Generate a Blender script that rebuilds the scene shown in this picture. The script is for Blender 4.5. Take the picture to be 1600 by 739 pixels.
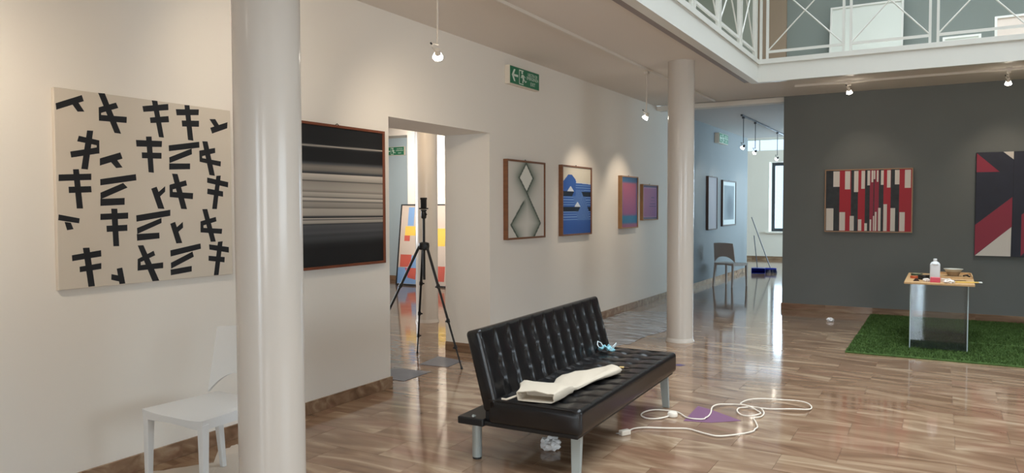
import bpy, bmesh, math, random
from mathutils import Vector, Matrix, Euler

random.seed(7)
for o in list(bpy.data.objects):
    bpy.data.objects.remove(o)
scene = bpy.context.scene
COL = scene.collection


def S(r, g, b):
    def f(c):
        c /= 255.0
        return c / 12.92 if c <= 0.04045 else ((c + 0.055) / 1.055) ** 2.4
    return (f(r), f(g), f(b), 1.0)


# ------------------------------------------------------------------ camera
YAW, PITCH, ROLL = 0.52304833, -0.03800175, -0.00270729
EYE = Vector((0, 0, 1.5))
fw = Vector((-math.sin(YAW) * math.cos(PITCH), math.cos(YAW) * math.cos(PITCH), math.sin(PITCH)))
rt = Vector((math.cos(YAW), math.sin(YAW), 0))
up = rt.cross(fw)
rt, up = math.cos(ROLL) * rt + math.sin(ROLL) * up, -math.sin(ROLL) * rt + math.cos(ROLL) * up
cam = bpy.data.cameras.new('camera')
cam.sensor_width = 36.0
cam.lens = 1165.12 / 1600 * 36.0
cam.clip_start = 0.05
cam_o = bpy.data.objects.new('camera', cam)
COL.objects.link(cam_o)
m = Matrix((rt, up, -fw)).transposed().to_4x4()
m.translation = EYE
cam_o.matrix_world = m
scene.camera = cam_o

# ------------------------------------------------------------------ world, daylight, exposure
world = bpy.data.worlds.new('world')
scene.world = world
world.use_nodes = True
wn = world.node_tree.nodes
wn['Background'].inputs[0].default_value = (0.62, 0.80, 1.0, 1)
wn['Background'].inputs[1].default_value = 1.6
scene.view_settings.view_transform = 'Standard'
scene.view_settings.look = 'None'
scene.view_settings.gamma = 1.0
scene.view_settings.exposure = 0.0
scene.view_settings.use_curve_mapping = False


def area(name, loc, target, sx, sy, watts, col):
    l = bpy.data.lights.new(name, 'AREA')
    l.shape = 'RECTANGLE'
    l.size, l.size_y = sx, sy
    l.energy = watts
    l.color = col
    o = bpy.data.objects.new(name, l)
    COL.objects.link(o)
    o.location = loc
    d = Vector(target) - Vector(loc)
    o.rotation_euler = d.to_track_quat('-Z', 'Y').to_euler()
    return o


# daylight through the skylight over the stair void and windows of the other rooms, plus added fill
area('daylight_skylight', (0.7, 4.65, 6.75), (0.7, 4.65, 0), 5.0, 12.3, 1150, (0.95, 0.98, 1.0))
area('fill_entrance', (-0.98, -4.9, 1.35), (-0.98, 0, 1.35), 1.25, 2.6, 110, (0.86, 0.94, 1.0))  # entrance light added behind the camera to light the room
area('fill_front', (3.05, -4.9, 1.6), (3.05, 0, 1.6), 3.4, 2.0, 205, (1.0, 0.965, 0.93))  # added fill: neutral ambient from an unseen front window
area('fill_right', (5.9, 3.2, 1.7), (0, 3.2, 1.7), 4.0, 1.8, 130, (0.85, 0.94, 1.0))  # added fill from the right, also gives the sofa back its highlights
area('daylight_far_window', (-3.5, 23.1, 1.8), (-3.5, 0, 1.8), 1.7, 2.0, 120, (0.66, 0.84, 1.0))
area('daylight_clerestory', (-3.8, 23.1, 3.3), (-3.8, 18, 2.2), 9.0, 0.4, 14, (0.72, 0.88, 1.0))
area('daylight_side_window', (2.2, 15.8, 1.7), (-4, 15.8, 1.2), 3.6, 2.2, 190, (0.62, 0.85, 1.0))
area('daylight_far_side', (2.3, 20.2, 2.0), (-6, 21.0, 1.8), 3.0, 2.4, 720, (0.70, 0.90, 1.0))
area('fill_side_room', (-11.95, 7.5, 1.9), (-4, 8.5, 1.4), 5.0, 2.2, 420, (0.95, 0.97, 1.0))  # added unseen source, brightens the side room and spares the jamb

# ------------------------------------------------------------------ materials
MATS = {}


def mat(name, col, rough=0.5, spec=0.5, metal=0.0, noise=0.0, nscale=8.0, bump=0.0, bscale=60.0, coat=0.0, sheen=0.0, stretch=None):
    if name in MATS:
        return MATS[name]
    mt = bpy.data.materials.new(name)
    mt.use_nodes = True
    nt = mt.node_tree
    b = nt.nodes['Principled BSDF']
    b.inputs['Base Color'].default_value = col
    b.inputs['Roughness'].default_value = rough
    b.inputs['Specular IOR Level'].default_value = spec
    b.inputs['Metallic'].default_value = metal
    if coat:
        b.inputs['Coat Weight'].default_value = coat
        b.inputs['Coat Roughness'].default_value = 0.1
    tc = nt.nodes.new('ShaderNodeTexCoord')
    mp = nt.nodes.new('ShaderNodeMapping')
    nt.links.new(tc.outputs['Object'], mp.inputs['Vector'])
    if stretch:
        mp.inputs['Scale'].default_value = stretch
    if noise:
        n = nt.nodes.new('ShaderNodeTexNoise')
        n.inputs['Scale'].default_value = nscale
        n.inputs['Detail'].default_value = 4
        nt.links.new(mp.outputs[0], n.inputs['Vector'])
        r = nt.nodes.new('ShaderNodeValToRGB')
        r.color_ramp.elements[0].position = 0.3
        r.color_ramp.elements[1].position = 0.7
        r.color_ramp.elements[0].color = tuple(c * (1 - noise) for c in col[:3]) + (1,)
        r.color_ramp.elements[1].color = tuple(min(1, c * (1 + noise)) for c in col[:3]) + (1,)
        nt.links.new(n.outputs['Fac'], r.inputs['Fac'])
        nt.links.new(r.outputs['Color'], b.inputs['Base Color'])
    if bump:
        n2 = nt.nodes.new('ShaderNodeTexNoise')
        n2.inputs['Scale'].default_value = bscale
        n2.inputs['Detail'].default_value = 3
        nt.links.new(mp.outputs[0], n2.inputs['Vector'])
        bp = nt.nodes.new('ShaderNodeBump')
        bp.inputs['Strength'].default_value = bump
        bp.inputs['Distance'].default_value = 0.01
        nt.links.new(n2.outputs['Fac'], bp.inputs['Height'])
        nt.links.new(bp.outputs['Normal'], b.inputs['Normal'])
    MATS[name] = mt
    return mt


def emit(name, col, strength):
    mt = bpy.data.materials.new(name)
    mt.use_nodes = True
    nt = mt.node_tree
    b = nt.nodes['Principled BSDF']
    b.inputs['Base Color'].default_value = col
    b.inputs['Emission Color'].default_value = col
    b.inputs['Emission Strength'].default_value = strength
    MATS[name] = mt
    return mt


def clear(name, tint, haze=0.0, rough=0.02):
    """clear pane: see-through with a fresnel reflection and a little haze"""
    mt = bpy.data.materials.new(name)
    mt.use_nodes = True
    nt = mt.node_tree
    nt.nodes.remove(nt.nodes['Principled BSDF'])
    out = nt.nodes['Material Output']
    tr = nt.nodes.new('ShaderNodeBsdfTransparent')
    tr.inputs[0].default_value = tint
    gl = nt.nodes.new('ShaderNodeBsdfGlossy')
    gl.inputs['Roughness'].default_value = rough
    fr = nt.nodes.new('ShaderNodeFresnel')
    fr.inputs['IOR'].default_value = 1.5
    mx = nt.nodes.new('ShaderNodeMixShader')
    nt.links.new(fr.outputs[0], mx.inputs[0])
    nt.links.new(tr.outputs[0], mx.inputs[1])
    nt.links.new(gl.outputs[0], mx.inputs[2])
    last = mx
    if haze:
        df = nt.nodes.new('ShaderNodeBsdfDiffuse')
        df.inputs[0].default_value = (0.8, 0.86, 0.9, 1)
        m2 = nt.nodes.new('ShaderNodeMixShader')
        m2.inputs[0].default_value = haze
        if haze > 0.1:      # cloudy film: patchy haze
            tc = nt.nodes.new('ShaderNodeTexCoord')
            mp = nt.nodes.new('ShaderNodeMapping')
            mp.inputs['Scale'].default_value = (1.2, 4.0, 1.0)
            nz = nt.nodes.new('ShaderNodeTexNoise')
            nz.inputs['Scale'].default_value = 2.2
            nz.inputs['Detail'].default_value = 5
            mr = nt.nodes.new('ShaderNodeMapRange')
            mr.inputs[1].default_value, mr.inputs[2].default_value = 0.35, 0.65
            mr.inputs[3].default_value, mr.inputs[4].default_value = haze * 0.25, haze * 1.5
            nt.links.new(tc.outputs['Object'], mp.inputs['Vector'])
            nt.links.new(mp.outputs[0], nz.inputs['Vector'])
            nt.links.new(nz.outputs['Fac'], mr.inputs[0])
            nt.links.new(mr.outputs[0], m2.inputs[0])
        nt.links.new(mx.outputs[0], m2.inputs[1])
        nt.links.new(df.outputs[0], m2.inputs[2])
        last = m2
    nt.links.new(last.outputs[0], out.inputs['Surface'])
    MATS[name] = mt
    return mt


def marble(name, tile=(0.61, 0.305), origin=(0.094, 3.482), rough=0.09, tiled=True):
    mt = bpy.data.materials.new(name)
    mt.use_nodes = True
    nt = mt.node_tree
    N, L = nt.nodes, nt.links
    b = N['Principled BSDF']

    def mth(op, a, c=None):
        n = N.new('ShaderNodeMath')
        n.operation = op
        for i, v in enumerate((a, c)):
            if v is None:
                continue
            if isinstance(v, (int, float)):
                n.inputs[i].default_value = v
            else:
                L.new(v, n.inputs[i])
        return n.outputs[0]
    geo = N.new('ShaderNodeNewGeometry')
    sp = N.new('ShaderNodeSeparateXYZ')
    L.new(geo.outputs['Position'], sp.inputs[0])
    X, Y, Z = sp.outputs
    iy = mth('FLOOR', mth('DIVIDE', mth('SUBTRACT', Y, origin[1]), tile[1]))
    par = mth('MULTIPLY', mth('FLOORED_MODULO', iy, 2.0), tile[0] / 2)
    ix = mth('FLOOR', mth('DIVIDE', mth('SUBTRACT', mth('SUBTRACT', X, origin[0]), par), tile[0]))
    cid = N.new('ShaderNodeCombineXYZ')
    L.new(ix, cid.inputs[0])
    L.new(iy, cid.inputs[1])
    wn_ = N.new('ShaderNodeTexWhiteNoise')
    wn_.noise_dimensions = '3D'
    L.new(cid.outputs[0], wn_.inputs['Vector'])
    sc = N.new('ShaderNodeSeparateColor')
    L.new(wn_.outputs['Color'], sc.inputs[0])
    r1, r2, r3 = sc.outputs[0], sc.outputs[1], sc.outputs[2]
    # veins run along x, slightly tilted from slab to slab
    tilt = mth('MULTIPLY', mth('SUBTRACT', r2, 0.35), 0.5)
    vy = mth('ADD', Y, mth('MULTIPLY', X, tilt))
    cv = N.new('ShaderNodeCombineXYZ')
    L.new(mth('ADD', mth('MULTIPLY', X, 1.25), mth('MULTIPLY', r1, 31.0)), cv.inputs[0])
    L.new(mth('ADD', mth('MULTIPLY', vy, 5.2), mth('MULTIPLY', r2, 47.0)), cv.inputs[1])
    L.new(mth('ADD', mth('MULTIPLY', Z, 8.0), mth('MULTIPLY', r3, 11.0)), cv.inputs[2])
    n1 = N.new('ShaderNodeTexNoise')
    n1.inputs['Scale'].default_value = 1.0
    n1.inputs['Detail'].default_value = 4
    n1.inputs['Roughness'].default_value = 0.45
    n1.inputs['Distortion'].default_value = 1.7
    L.new(cv.outputs[0], n1.inputs['Vector'])
    fac = mth('ADD', n1.outputs['Fac'], mth('MULTIPLY', mth('SUBTRACT', r3, 0.5), 0.10))
    rp = N.new('ShaderNodeValToRGB')
    cr = rp.color_ramp
    cr.elements[0].position = 0.22
    cr.elements[0].color = S(108, 83, 64)
    cr.elements[1].position = 0.80
    cr.elements[1].color = S(180, 160, 135)
    for p, c in ((0.39, S(126, 98, 76)), (0.48, S(137, 109, 86)), (0.56, S(146, 119, 95)), (0.66, S(162, 137, 111))):
        e = cr.elements.new(p)
        e.color = c
    L.new(fac, rp.inputs['Fac'])
    # reddish clouds
    n2 = N.new('ShaderNodeTexNoise')
    n2.inputs['Scale'].default_value = 0.55
    n2.inputs['Detail'].default_value = 2
    L.new(cv.outputs[0], n2.inputs['Vector'])
    r4 = N.new('ShaderNodeValToRGB')
    r4.color_ramp.elements[0].position = 0.56
    r4.color_ramp.elements[1].position = 0.72
    L.new(n2.outputs['Fac'], r4.inputs['Fac'])
    mx = N.new('ShaderNodeMix')
    mx.data_type = 'RGBA'
    mx.blend_type = 'MIX'
    L.new(mth('MULTIPLY', r4.outputs['Color'], 0.5), mx.inputs[0])
    L.new(rp.outputs['Color'], mx.inputs[6])
    mx.inputs[7].default_value = S(138, 98, 80)
    L.new(mx.outputs[2], b.inputs['Base Color'])
    b.inputs['Roughness'].default_value = rough
    b.inputs['Specular IOR Level'].default_value = 0.55
    MATS[name] = mt
    return mt


WHITE = mat('white_plaster', S(232, 226, 216), 0.75, 0.25, bump=0.03, bscale=30)
CEIL = mat('ceiling_paint', S(228, 221, 212), 0.8, 0.2)
COLM = mat('column_paint', S(200, 191, 180), 0.18, 0.4)
DARK = mat('dark_grey_paint', S(114, 117, 114), 0.55, 0.3, noise=0.04, nscale=1.5)
GREYW = mat('blue_grey_paint', S(122, 127, 130), 0.6, 0.3)
UPGREY = mat('upper_grey_paint', S(140, 149, 143), 0.6, 0.3)
BEIGE = mat('upper_beige_paint', S(164, 146, 126), 0.7, 0.2)
STEEL = mat('white_enamel_steel', S(228, 228, 220), 0.4, 0.4)
FLANGE_SHADE = mat('shaded_underside_steel', S(150, 140, 136), 0.5, 0.3)  # greyer than the fascia: shade of the beam underside put into the colour
GROUT = mat('grout', S(110, 86, 66), 0.6)
MARBLE = marble('marble_tile')
MARBLE_B = marble('marble_skirting', tile=(0.61, 0.61), rough=0.2)
GLASS = clear('window_glass', (0.97, 0.99, 1, 1))
PLEXI = clear('acrylic_sheet', (0.93, 0.96, 0.97, 1), haze=0.02)  # haze lays a pale veil of light over the plinth interior
DKFRAME = mat('dark_window_frame', S(44, 50, 56), 0.4)


# ------------------------------------------------------------------ mesh helpers
class MB:
    def __init__(self):
        self.v, self.f = [], []

    def add(self, vs, fs):
        n = len(self.v)
        self.v += [tuple(p) for p in vs]
        self.f += [tuple(i + n for i in f) for f in fs]
        return self

    def box(self, x0, x1, y0, y1, z0, z1):
        x0, x1 = sorted((x0, x1)); y0, y1 = sorted((y0, y1)); z0, z1 = sorted((z0, z1))
        return self.add([(x0, y0, z0), (x1, y0, z0), (x1, y1, z0), (x0, y1, z0), (x0, y0, z1), (x1, y0, z1), (x1, y1, z1), (x0, y1, z1)],
                        [(0, 3, 2, 1), (4, 5, 6, 7), (0, 1, 5, 4), (1, 2, 6, 5), (2, 3, 7, 6), (3, 0, 4, 7)])

    def ring_tube(self, rings, cap0=True, cap1=True):
        n = len(rings[0])
        vs = [p for r in rings for p in r]
        fs = []
        for i in range(len(rings) - 1):
            for j in range(n):
                a, b = i * n + j, i * n + (j + 1) % n
                fs.append((a, b, b + n, a + n))
        if cap0:
            fs.append(tuple(reversed(range(n))))
        if cap1:
            fs.append(tuple(range((len(rings) - 1) * n, len(rings) * n)))
        return self.add(vs, fs)

    def cyl(self, p0, p1, r0, r1=None, n=16):
        r1 = r0 if r1 is None else r1
        p0, p1 = Vector(p0), Vector(p1)
        d = (p1 - p0).normalized()
        a = Vector((0, 0, 1)) if abs(d.z) < 0.9 else Vector((1, 0, 0))
        u = d.cross(a).normalized()
        w = d.cross(u)
        rings = []
        for p, r in ((p0, r0), (p1, r1)):
            rings.append([p + (u * math.cos(t) + w * math.sin(t)) * r for t in [-2 * math.pi * k / n for k in range(n)]])
        return self.ring_tube(rings)

    def lathe(self, prof, c=(0, 0, 0), n=24):
        rings = [[(c[0] + r * math.cos(2 * math.pi * k / n), c[1] + r * math.sin(2 * math.pi * k / n), c[2] + z) for k in range(n)] for r, z in prof]
        return self.ring_tube(rings)

    def path(self, pts, r, n=8, closed=False):
        pts = [Vector(p) for p in pts]
        rings = []
        prev = None
        for i, p in enumerate(pts):
            a = pts[max(0, i - 1)]
            b = pts[min(len(pts) - 1, i + 1)]
            d = (b - a).normalized()
            if prev is None:
                q = Vector((0, 0, 1)) if abs(d.z) < 0.9 else Vector((1, 0, 0))
                u = d.cross(q).normalized()
            else:
                u = (prev - d * prev.dot(d)).normalized()
            prev = u
            w = d.cross(u)
            rr = r[i] if isinstance(r, (list, tuple)) else r
            rings.append([p + (u * math.cos(t) + w * math.sin(t)) * rr for t in [-2 * math.pi * k / n for k in range(n)]])
        return self.ring_tube(rings)

    def prism(self, poly, fn, h0, h1):
        """poly of 2D points; fn(a,b,h)->xyz; extruded from h0 to h1"""
        n = len(poly)
        vs = [fn(a, b, h0) for a, b in poly] + [fn(a, b, h1) for a, b in poly]
        fs = [tuple(reversed(range(n))), tuple(range(n, 2 * n))]
        fs += [(i, (i + 1) % n, n + (i + 1) % n, n + i) for i in range(n)]
        return self.add(vs, fs)

    def build(self, name, material, parent=None, smooth=False, bevel=0.0, world=False, seg=2):
        if world and parent is not None:
            inv = parent.matrix_basis.inverted()
            if parent.parent is not None:
                inv = (parent.parent.matrix_basis @ parent.matrix_basis).inverted()
            self.v = [tuple(inv @ Vector(p)) for p in self.v]
        me = bpy.data.meshes.new(name)
        me.from_pydata(self.v, [], self.f)
        bm = bmesh.new()
        bm.from_mesh(me)
        bmesh.ops.recalc_face_normals(bm, faces=bm.faces[:])
        if bevel:
            es = [e for e in bm.edges if e.is_manifold and e.calc_face_angle(0) > 0.5]
            bmesh.ops.bevel(bm, geom=es, offset=bevel, segments=seg, affect='EDGES', profile=0.5, clamp_overlap=True)
        bm.to_mesh(me)
        bm.free()
        if smooth:
            me.polygons.foreach_set('use_smooth', [True] * len(me.polygons))
            try:
                me.set_sharp_from_angle(angle=0.7)
            except Exception:
                pass
        if material is not None:
            me.materials.append(material)
        o = bpy.data.objects.new(name, me)
        COL.objects.link(o)
        if parent is not None:
            o.parent = parent
        return o


def tag(o, label=None, cat=None, group=None, kind=None):
    if label: o['label'] = label
    if cat: o['category'] = cat
    if group: o['group'] = group
    if kind: o['kind'] = kind
    return o


def thing(name, label, cat, loc=(0, 0, 0), rz=0.0, group=None):
    o = bpy.data.objects.new(name, None)
    o.empty_display_size = 0.1
    COL.objects.link(o)
    o.location = loc
    o.rotation_euler = (0, 0, rz)
    o.matrix_basis = Matrix.Translation(loc) @ Matrix.Rotation(rz, 4, 'Z')
    return tag(o, label, cat, group)


def struct(name, mb, material, label=None, **k):
    o = mb.build(name, material, **k)
    o['kind'] = 'structure'
    if label: o['label'] = label
    return o


def copy_tree(o, parent=None):
    c = o.copy()
    COL.objects.link(c)
    if parent is not None:
        c.parent = parent
    for ch in [x for x in bpy.data.objects if x.parent == o]:
        copy_tree(ch, c)
    return c


def art_material():
    if 'artwork_paint' in MATS:
        return MATS['artwork_paint']
    mt = bpy.data.materials.new('artwork_paint')
    mt.use_nodes = True
    a = mt.node_tree.nodes.new('ShaderNodeAttribute')
    a.attribute_name = 'Col'
    b = mt.node_tree.nodes['Principled BSDF']
    mt.node_tree.links.new(a.outputs['Color'], b.inputs['Base Color'])
    b.inputs['Roughness'].default_value = 0.55
    b.inputs['Specular IOR Level'].default_value = 0.3
    MATS['artwork_paint'] = mt
    return mt


def art_panel(name, fn, place, nx, ny, parent):
    """grid of painted colour; place(u,v)->local xyz; fn(u,v)->linear rgb, v runs downwards"""
    vs, fs, cs = [], [], []
    for j in range(ny + 1):
        for i in range(nx + 1):
            u, v = i / nx, j / ny
            vs.append(place(u, v))
            c = fn(u, v)
            cs += [c[0], c[1], c[2], 1.0]
    for j in range(ny):
        for i in range(nx):
            a = j * (nx + 1) + i
            fs.append((a, a + nx + 1, a + nx + 2, a + 1))
    me = bpy.data.meshes.new(name)
    me.from_pydata(vs, [], fs)
    at = me.color_attributes.new('Col', 'FLOAT_COLOR', 'POINT')
    at.data.foreach_set('color', cs)
    me.materials.append(art_material())
    o = bpy.data.objects.new(name, me)
    COL.objects.link(o)
    o.parent = parent
    return o


def text_mesh(name, body, size, material, parent, mtx):
    cu = bpy.data.curves.new(name, 'FONT')
    cu.body = body
    cu.size = size
    cu.align_x = 'CENTER'
    cu.align_y = 'CENTER'
    cu.extrude = 0.0006
    t = bpy.data.objects.new(name, cu)
    COL.objects.link(t)
    dg = bpy.context.evaluated_depsgraph_get()
    me = bpy.data.meshes.new_from_object(t.evaluated_get(dg))
    bpy.data.objects.remove(t)
    me.materials.clear()
    me.materials.append(material)
    me.transform(mtx)
    o = bpy.data.objects.new(name, me)
    COL.objects.link(o)
    o.parent = parent
    return o


def mix3(a, b, t):
    t = max(0.0, min(1.0, t))
    return tuple(a[i] * (1 - t) + b[i] * t for i in range(3))


def sstep(a, b, x):
    t = max(0.0, min(1.0, (x - a) / (b - a)))
    return t * t * (3 - 2 * t)

# ================================================================== THE SETTING
CH = 3.12          # ground-floor ceiling
UP = 3.34          # upper floor level
XW = -3.98         # face of the left wall
YD = 11.5          # face of the dark wall
VX, VY = -2.07, 9.9   # corner of the open void

# ---- floor: grout bed with marble slabs
REG = [(-3.98, 5.5, -4.5, 11.5), (-4.53, -3.98, 4.86, 6.45), (-11.5, -4.53, 1.3, 12.3), (-3.98, -2.03, 11.5, 11.75),
       (-3.98, 1.8, 11.75, 18.0), (-9.0, 1.8, 18.0, 22.3)]
fb = MB()
for r in REG:
    fb.box(r[0], r[1], r[2], r[3], -0.08, -0.004)
floor = struct('floor', fb, GROUT, 'polished brown veined marble slab floor')
TX, TY, OX, OY, GAP = 0.61, 0.305, 0.094, 3.482, 0.0010
tm = MB().box(GAP, TX - GAP, GAP, TY - GAP, -0.02, 0.0)
tile0 = tm.build('marble_tile', MARBLE, floor)
tile_mesh = tile0.data
bpy.data.objects.remove(tile0)
HIDE = [(-4.46, -4.0, 5.06, 5.5), (-4.40, -4.03, 5.71, 6.1)]
cand, rest = [], MB()
for (x0, x1, y0, y1) in REG:
    i0, i1 = math.floor((x0 - OX) / TX) - 1, math.ceil((x1 - OX) / TX)
    j0, j1 = math.floor((y0 - OY) / TY), math.ceil((y1 - OY) / TY)
    for i in range(i0, i1):
        for j in range(j0, j1):
            a0 = OX + i * TX + (TX / 2 if j % 2 else 0.0)
            a1 = a0 + TX
            b0, b1 = OY + j * TY, OY + (j + 1) * TY
            ca0, ca1, cb0, cb1 = max(a0, x0), min(a1, x1), max(b0, y0), min(b1, y1)
            if ca1 - ca0 < 0.003 or cb1 - cb0 < 0.003:
                continue
            full = ca1 - ca0 > TX - 1e-4 and cb1 - cb0 > TY - 1e-4
            d = Vector(((a0 + a1) / 2, (b0 + b1) / 2, 0)) - EYE
            dep = d.dot(fw)
            sx, sy = (d.dot(rt) / dep, d.dot(up) / dep) if dep > 0.3 else (9, 9)
            vis = abs(sx) < 0.73 and abs(sy) < 0.35 and dep > 0.3
            if full and vis and x0 == -3.98 and y0 == -4.5:
                cand.append((dep, a0, b0))
            else:
                rest.box(ca0 + GAP, ca1 - GAP, cb0 + GAP, cb1 - GAP, -0.02, 0.0)
cand.sort()
for k, (dep, a0, b0) in enumerate(cand):
    if k < 300:
        o = bpy.data.objects.new('marble_tile', tile_mesh)
        COL.objects.link(o)
        o.location = (a0, b0, 0)
        o.parent = floor
    else:
        rest.box(a0 + GAP, a0 + TX - GAP, b0 + GAP, b0 + TY - GAP, -0.02, 0.0)
tag(rest.build('marble_tile_field', MARBLE, floor), kind='stuff')
for k, q in enumerate(([(-4.44, 5.09), (-4.02, 5.09), (-4.04, 5.52), (-4.44, 5.45)], [(-4.33, 5.71), (-4.02, 5.75), (-4.06, 6.06), (-4.40, 6.13)])):
    mm = MB().prism(q, lambda a, b, h: (a, b, h), 0.0, 0.004)
    o = mm.build('floor_sheet', mat('slate_grey_card', S(112, 112, 116), 0.45, 0.4, noise=0.08, nscale=12))
    tag(o, ['grey card sheet on the doorway floor beside the left jamb', 'grey card sheet on the doorway floor at the tripod front foot'][k], 'floor sheet', 'grey sheets in the doorway')

# ---- walls
w = MB()
w.box(-4.53, XW, -4.7, 4.86, 0, CH).box(-4.53, XW, 6.45, 12.3, 0, CH).box(-4.53, XW, 4.86, 6.45, 2.26, CH)
struct('wall_left', w, WHITE, 'long white plaster wall with a wide doorway')
struct('wall_left_far', MB().box(-4.53, XW, 12.3, 18.0, 0, CH), GREYW, 'blue-grey painted wall of the passage beyond the column')
struct('wall_back', MB().box(-2.03, 5.7, YD, 11.75, 0, CH), DARK, 'dark grey painted end wall')
struct('wall_right', MB().box(5.5, 5.7, -4.7, 1.2, 0, 6.4).box(5.5, 5.7, 5.2, 11.5, 0, 6.4).box(5.5, 5.7, 1.2, 5.2, 0, 0.8).box(5.5, 5.7, 1.2, 5.2, 2.6, 6.4), WHITE)
w = MB()
w.box(-4.53, -1.6, -4.7, -4.5, 0, 6.4).box(-0.35, 1.3, -4.7, -4.5, 0, 6.4).box(4.8, 5.5, -4.7, -4.5, 0, 6.4).box(1.3, 4.8, -4.7, -4.5, 0, 0.6).box(1.3, 4.8, -4.7, -4.5, 2.6, 6.4).box(-1.6, -0.35, -4.7, -4.5, 2.6, 6.4)
struct('wall_front', w, WHITE)
struct('wall_upper_back', MB().box(-2.0, 5.7, YD, 11.75, UP, 6.4), UPGREY, 'grey wall of the upper gallery')
struct('wall_upper_side', MB().box(-4.2, -2.4, YD - 0.02, 11.75, UP, 6.4), mat('upper_pale_green', S(176, 184, 172), 0.7, 0.2), 'pale wall behind the left railing of the gallery')
struct('wall_upper_corner', MB().box(-2.4, -2.0, YD - 0.06, 11.75, UP, 6.4), BEIGE, 'beige wall strip at the gallery corner')
struct('wall_upper_left', MB().box(-4.2, XW, -4.5, YD - 0.06, UP, 6.4), mat('upper_white', S(214, 218, 206), 0.7, 0.2))
w = MB()
w.box(-11.5, -4.53, 1.1, 1.3, 0, CH)
struct('wall_side_room_front', w, WHITE)
struct('wall_side_room_left', MB().box(-11.7, -11.5, 1.1, 5.0, 0, CH).box(-11.7, -11.5, 10.0, 12.5, 0, CH).box(-11.7, -11.5, 5.0, 10.0, 0, 0.7).box(-11.7, -11.5, 5.0, 10.0, 3.0, CH), WHITE)
struct('wall_side_room_back', MB().box(-9.15, -4.53, 11.75, 12.0, 0, CH), WHITE, 'white wall of the side room behind the leaning painting')
struct('wall_side_room_recess', MB().box(-11.5, -9.15, 12.3, 12.5, 0, CH).box(-9.15, -9.0, 12.0, 12.5, 0, CH), mat('pale_blue_paint', S(176, 192, 200), 0.6, 0.3), 'blue-grey recess wall seen through the doorway')
struct('trim_recess_lintel', MB().box(-11.5, -9.15, 11.85, 12.3, 2.96, CH), WHITE)
w = MB()
w.box(1.8, 2.0, 11.75, 14.0, 0, CH).box(1.8, 2.0, 17.6, 18.0, 0, CH).box(1.8, 2.0, 14.0, 17.6, 0, 0.7).box(1.8, 2.0, 14.0, 17.6, 2.8, CH)
struct('wall_passage_right', w, WHITE)
w = MB()
w.box(-9.0, 1.8, 22.3, 22.8, 0, 0.80).box(-9.0, -4.32, 22.3, 22.8, 0.80, 2.80).box(-2.75, 1.8, 22.3, 22.8, 0.80, 2.80)
w.box(-9.0, 1.8, 22.3, 22.8, 2.80, 3.14).box(-9.0, 1.8, 22.3, 22.8, 3.5, 4.4)
struct('wall_far', w, WHITE, 'white far wall with the tall window')
struct('wall_far_left', MB().box(-9.2, -9.0, 18.0, 22.8, 0, 4.4).box(-9.0, -4.53, 17.8, 18.0, 0, 4.4), WHITE)
struct('wall_far_right', MB().box(1.8, 2.0, 18.0, 18.7, 0, 4.4).box(1.8, 2.0, 21.7, 22.8, 0, 4.4).box(1.8, 2.0, 18.7, 21.7, 0, 0.8).box(1.8, 2.0, 18.7, 21.7, 3.2, 4.4), WHITE)
struct('wall_far_front', MB().box(-4.53, 2.0, 17.9, 18.0, UP, 4.4), WHITE)
struct('trim_lintel', MB().box(XW, -2.03, 11.55, 11.75, 3.05, CH), WHITE, 'white lintel across the passage opening')

# ---- ceilings and the slab round the void
c = MB()
c.box(XW, VX - 0.1, -4.5, YD, CH, UP).box(VX - 0.1, 5.5, VY + 0.1, YD, CH, UP).box(3.6, 5.5, -4.5, VY + 0.1, CH, UP).box(VX - 0.1, 3.6, -4.5, -2.1, CH, UP)
struct('ceiling', c, CEIL, 'plastered soffit under the upper gallery')
struct('ceiling_passage', MB().box(XW, 2.0, 11.75, 18.0, CH, UP), mat('passage_ceiling', S(206, 204, 202), 0.8, 0.2))
struct('ceiling_side_room', MB().box(-11.5, -4.53, 1.1, 12.5, CH, UP), CEIL)
struct('ceiling_far', MB().box(-9.2, 2.0, 17.9, 22.8, 4.4, 4.6), CEIL)
c = MB()
c.box(-4.2, -1.8, -4.7, 11.75, 6.4, 6.6).box(3.2, 5.7, -4.7, 11.75, 6.4, 6.6).box(-1.8, 3.2, 10.8, 11.75, 6.4, 6.6).box(-1.8, 3.2, -4.7, -1.5, 6.4, 6.6)
struct('ceiling_upper', c, CEIL)
# fascia beams: face plate, bottom flange in shade grey, kerb on the floor edge
struct('trim_1', MB().box(VX - 0.1, VX, -2.0, VY, 3.10, 3.325), STEEL, 'white steel fascia beam along the left edge of the void')
struct('trim_2', MB().box(VX - 0.1, 3.5, VY, VY + 0.1, 3.10, 3.325), STEEL, 'white steel fascia beam in front of the dark wall')
struct('trim_3', MB().box(VX - 0.17, VX - 0.1, -2.0, VY, 3.105, 3.12), FLANGE_SHADE, 'flange strip beside the left fascia, grey for the shade under the beam')  # dark band of shade under the beam, built as a grey strip
struct('trim_4', MB().box(VX - 0.06, VX + 0.015, -2.0, VY + 0.06, 3.325, 3.385).box(VX + 0.015, 3.5, VY - 0.015, VY + 0.06, 3.325, 3.385), STEEL, 'white kerb on the edge of the gallery floor')
struct('trim_5', MB().box(3.5, 3.6, -2.1, VY + 0.1, 3.10, 3.34).box(VX - 0.1, 3.5, -2.1, -2.0, 3.10, 3.34), STEEL)

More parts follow.
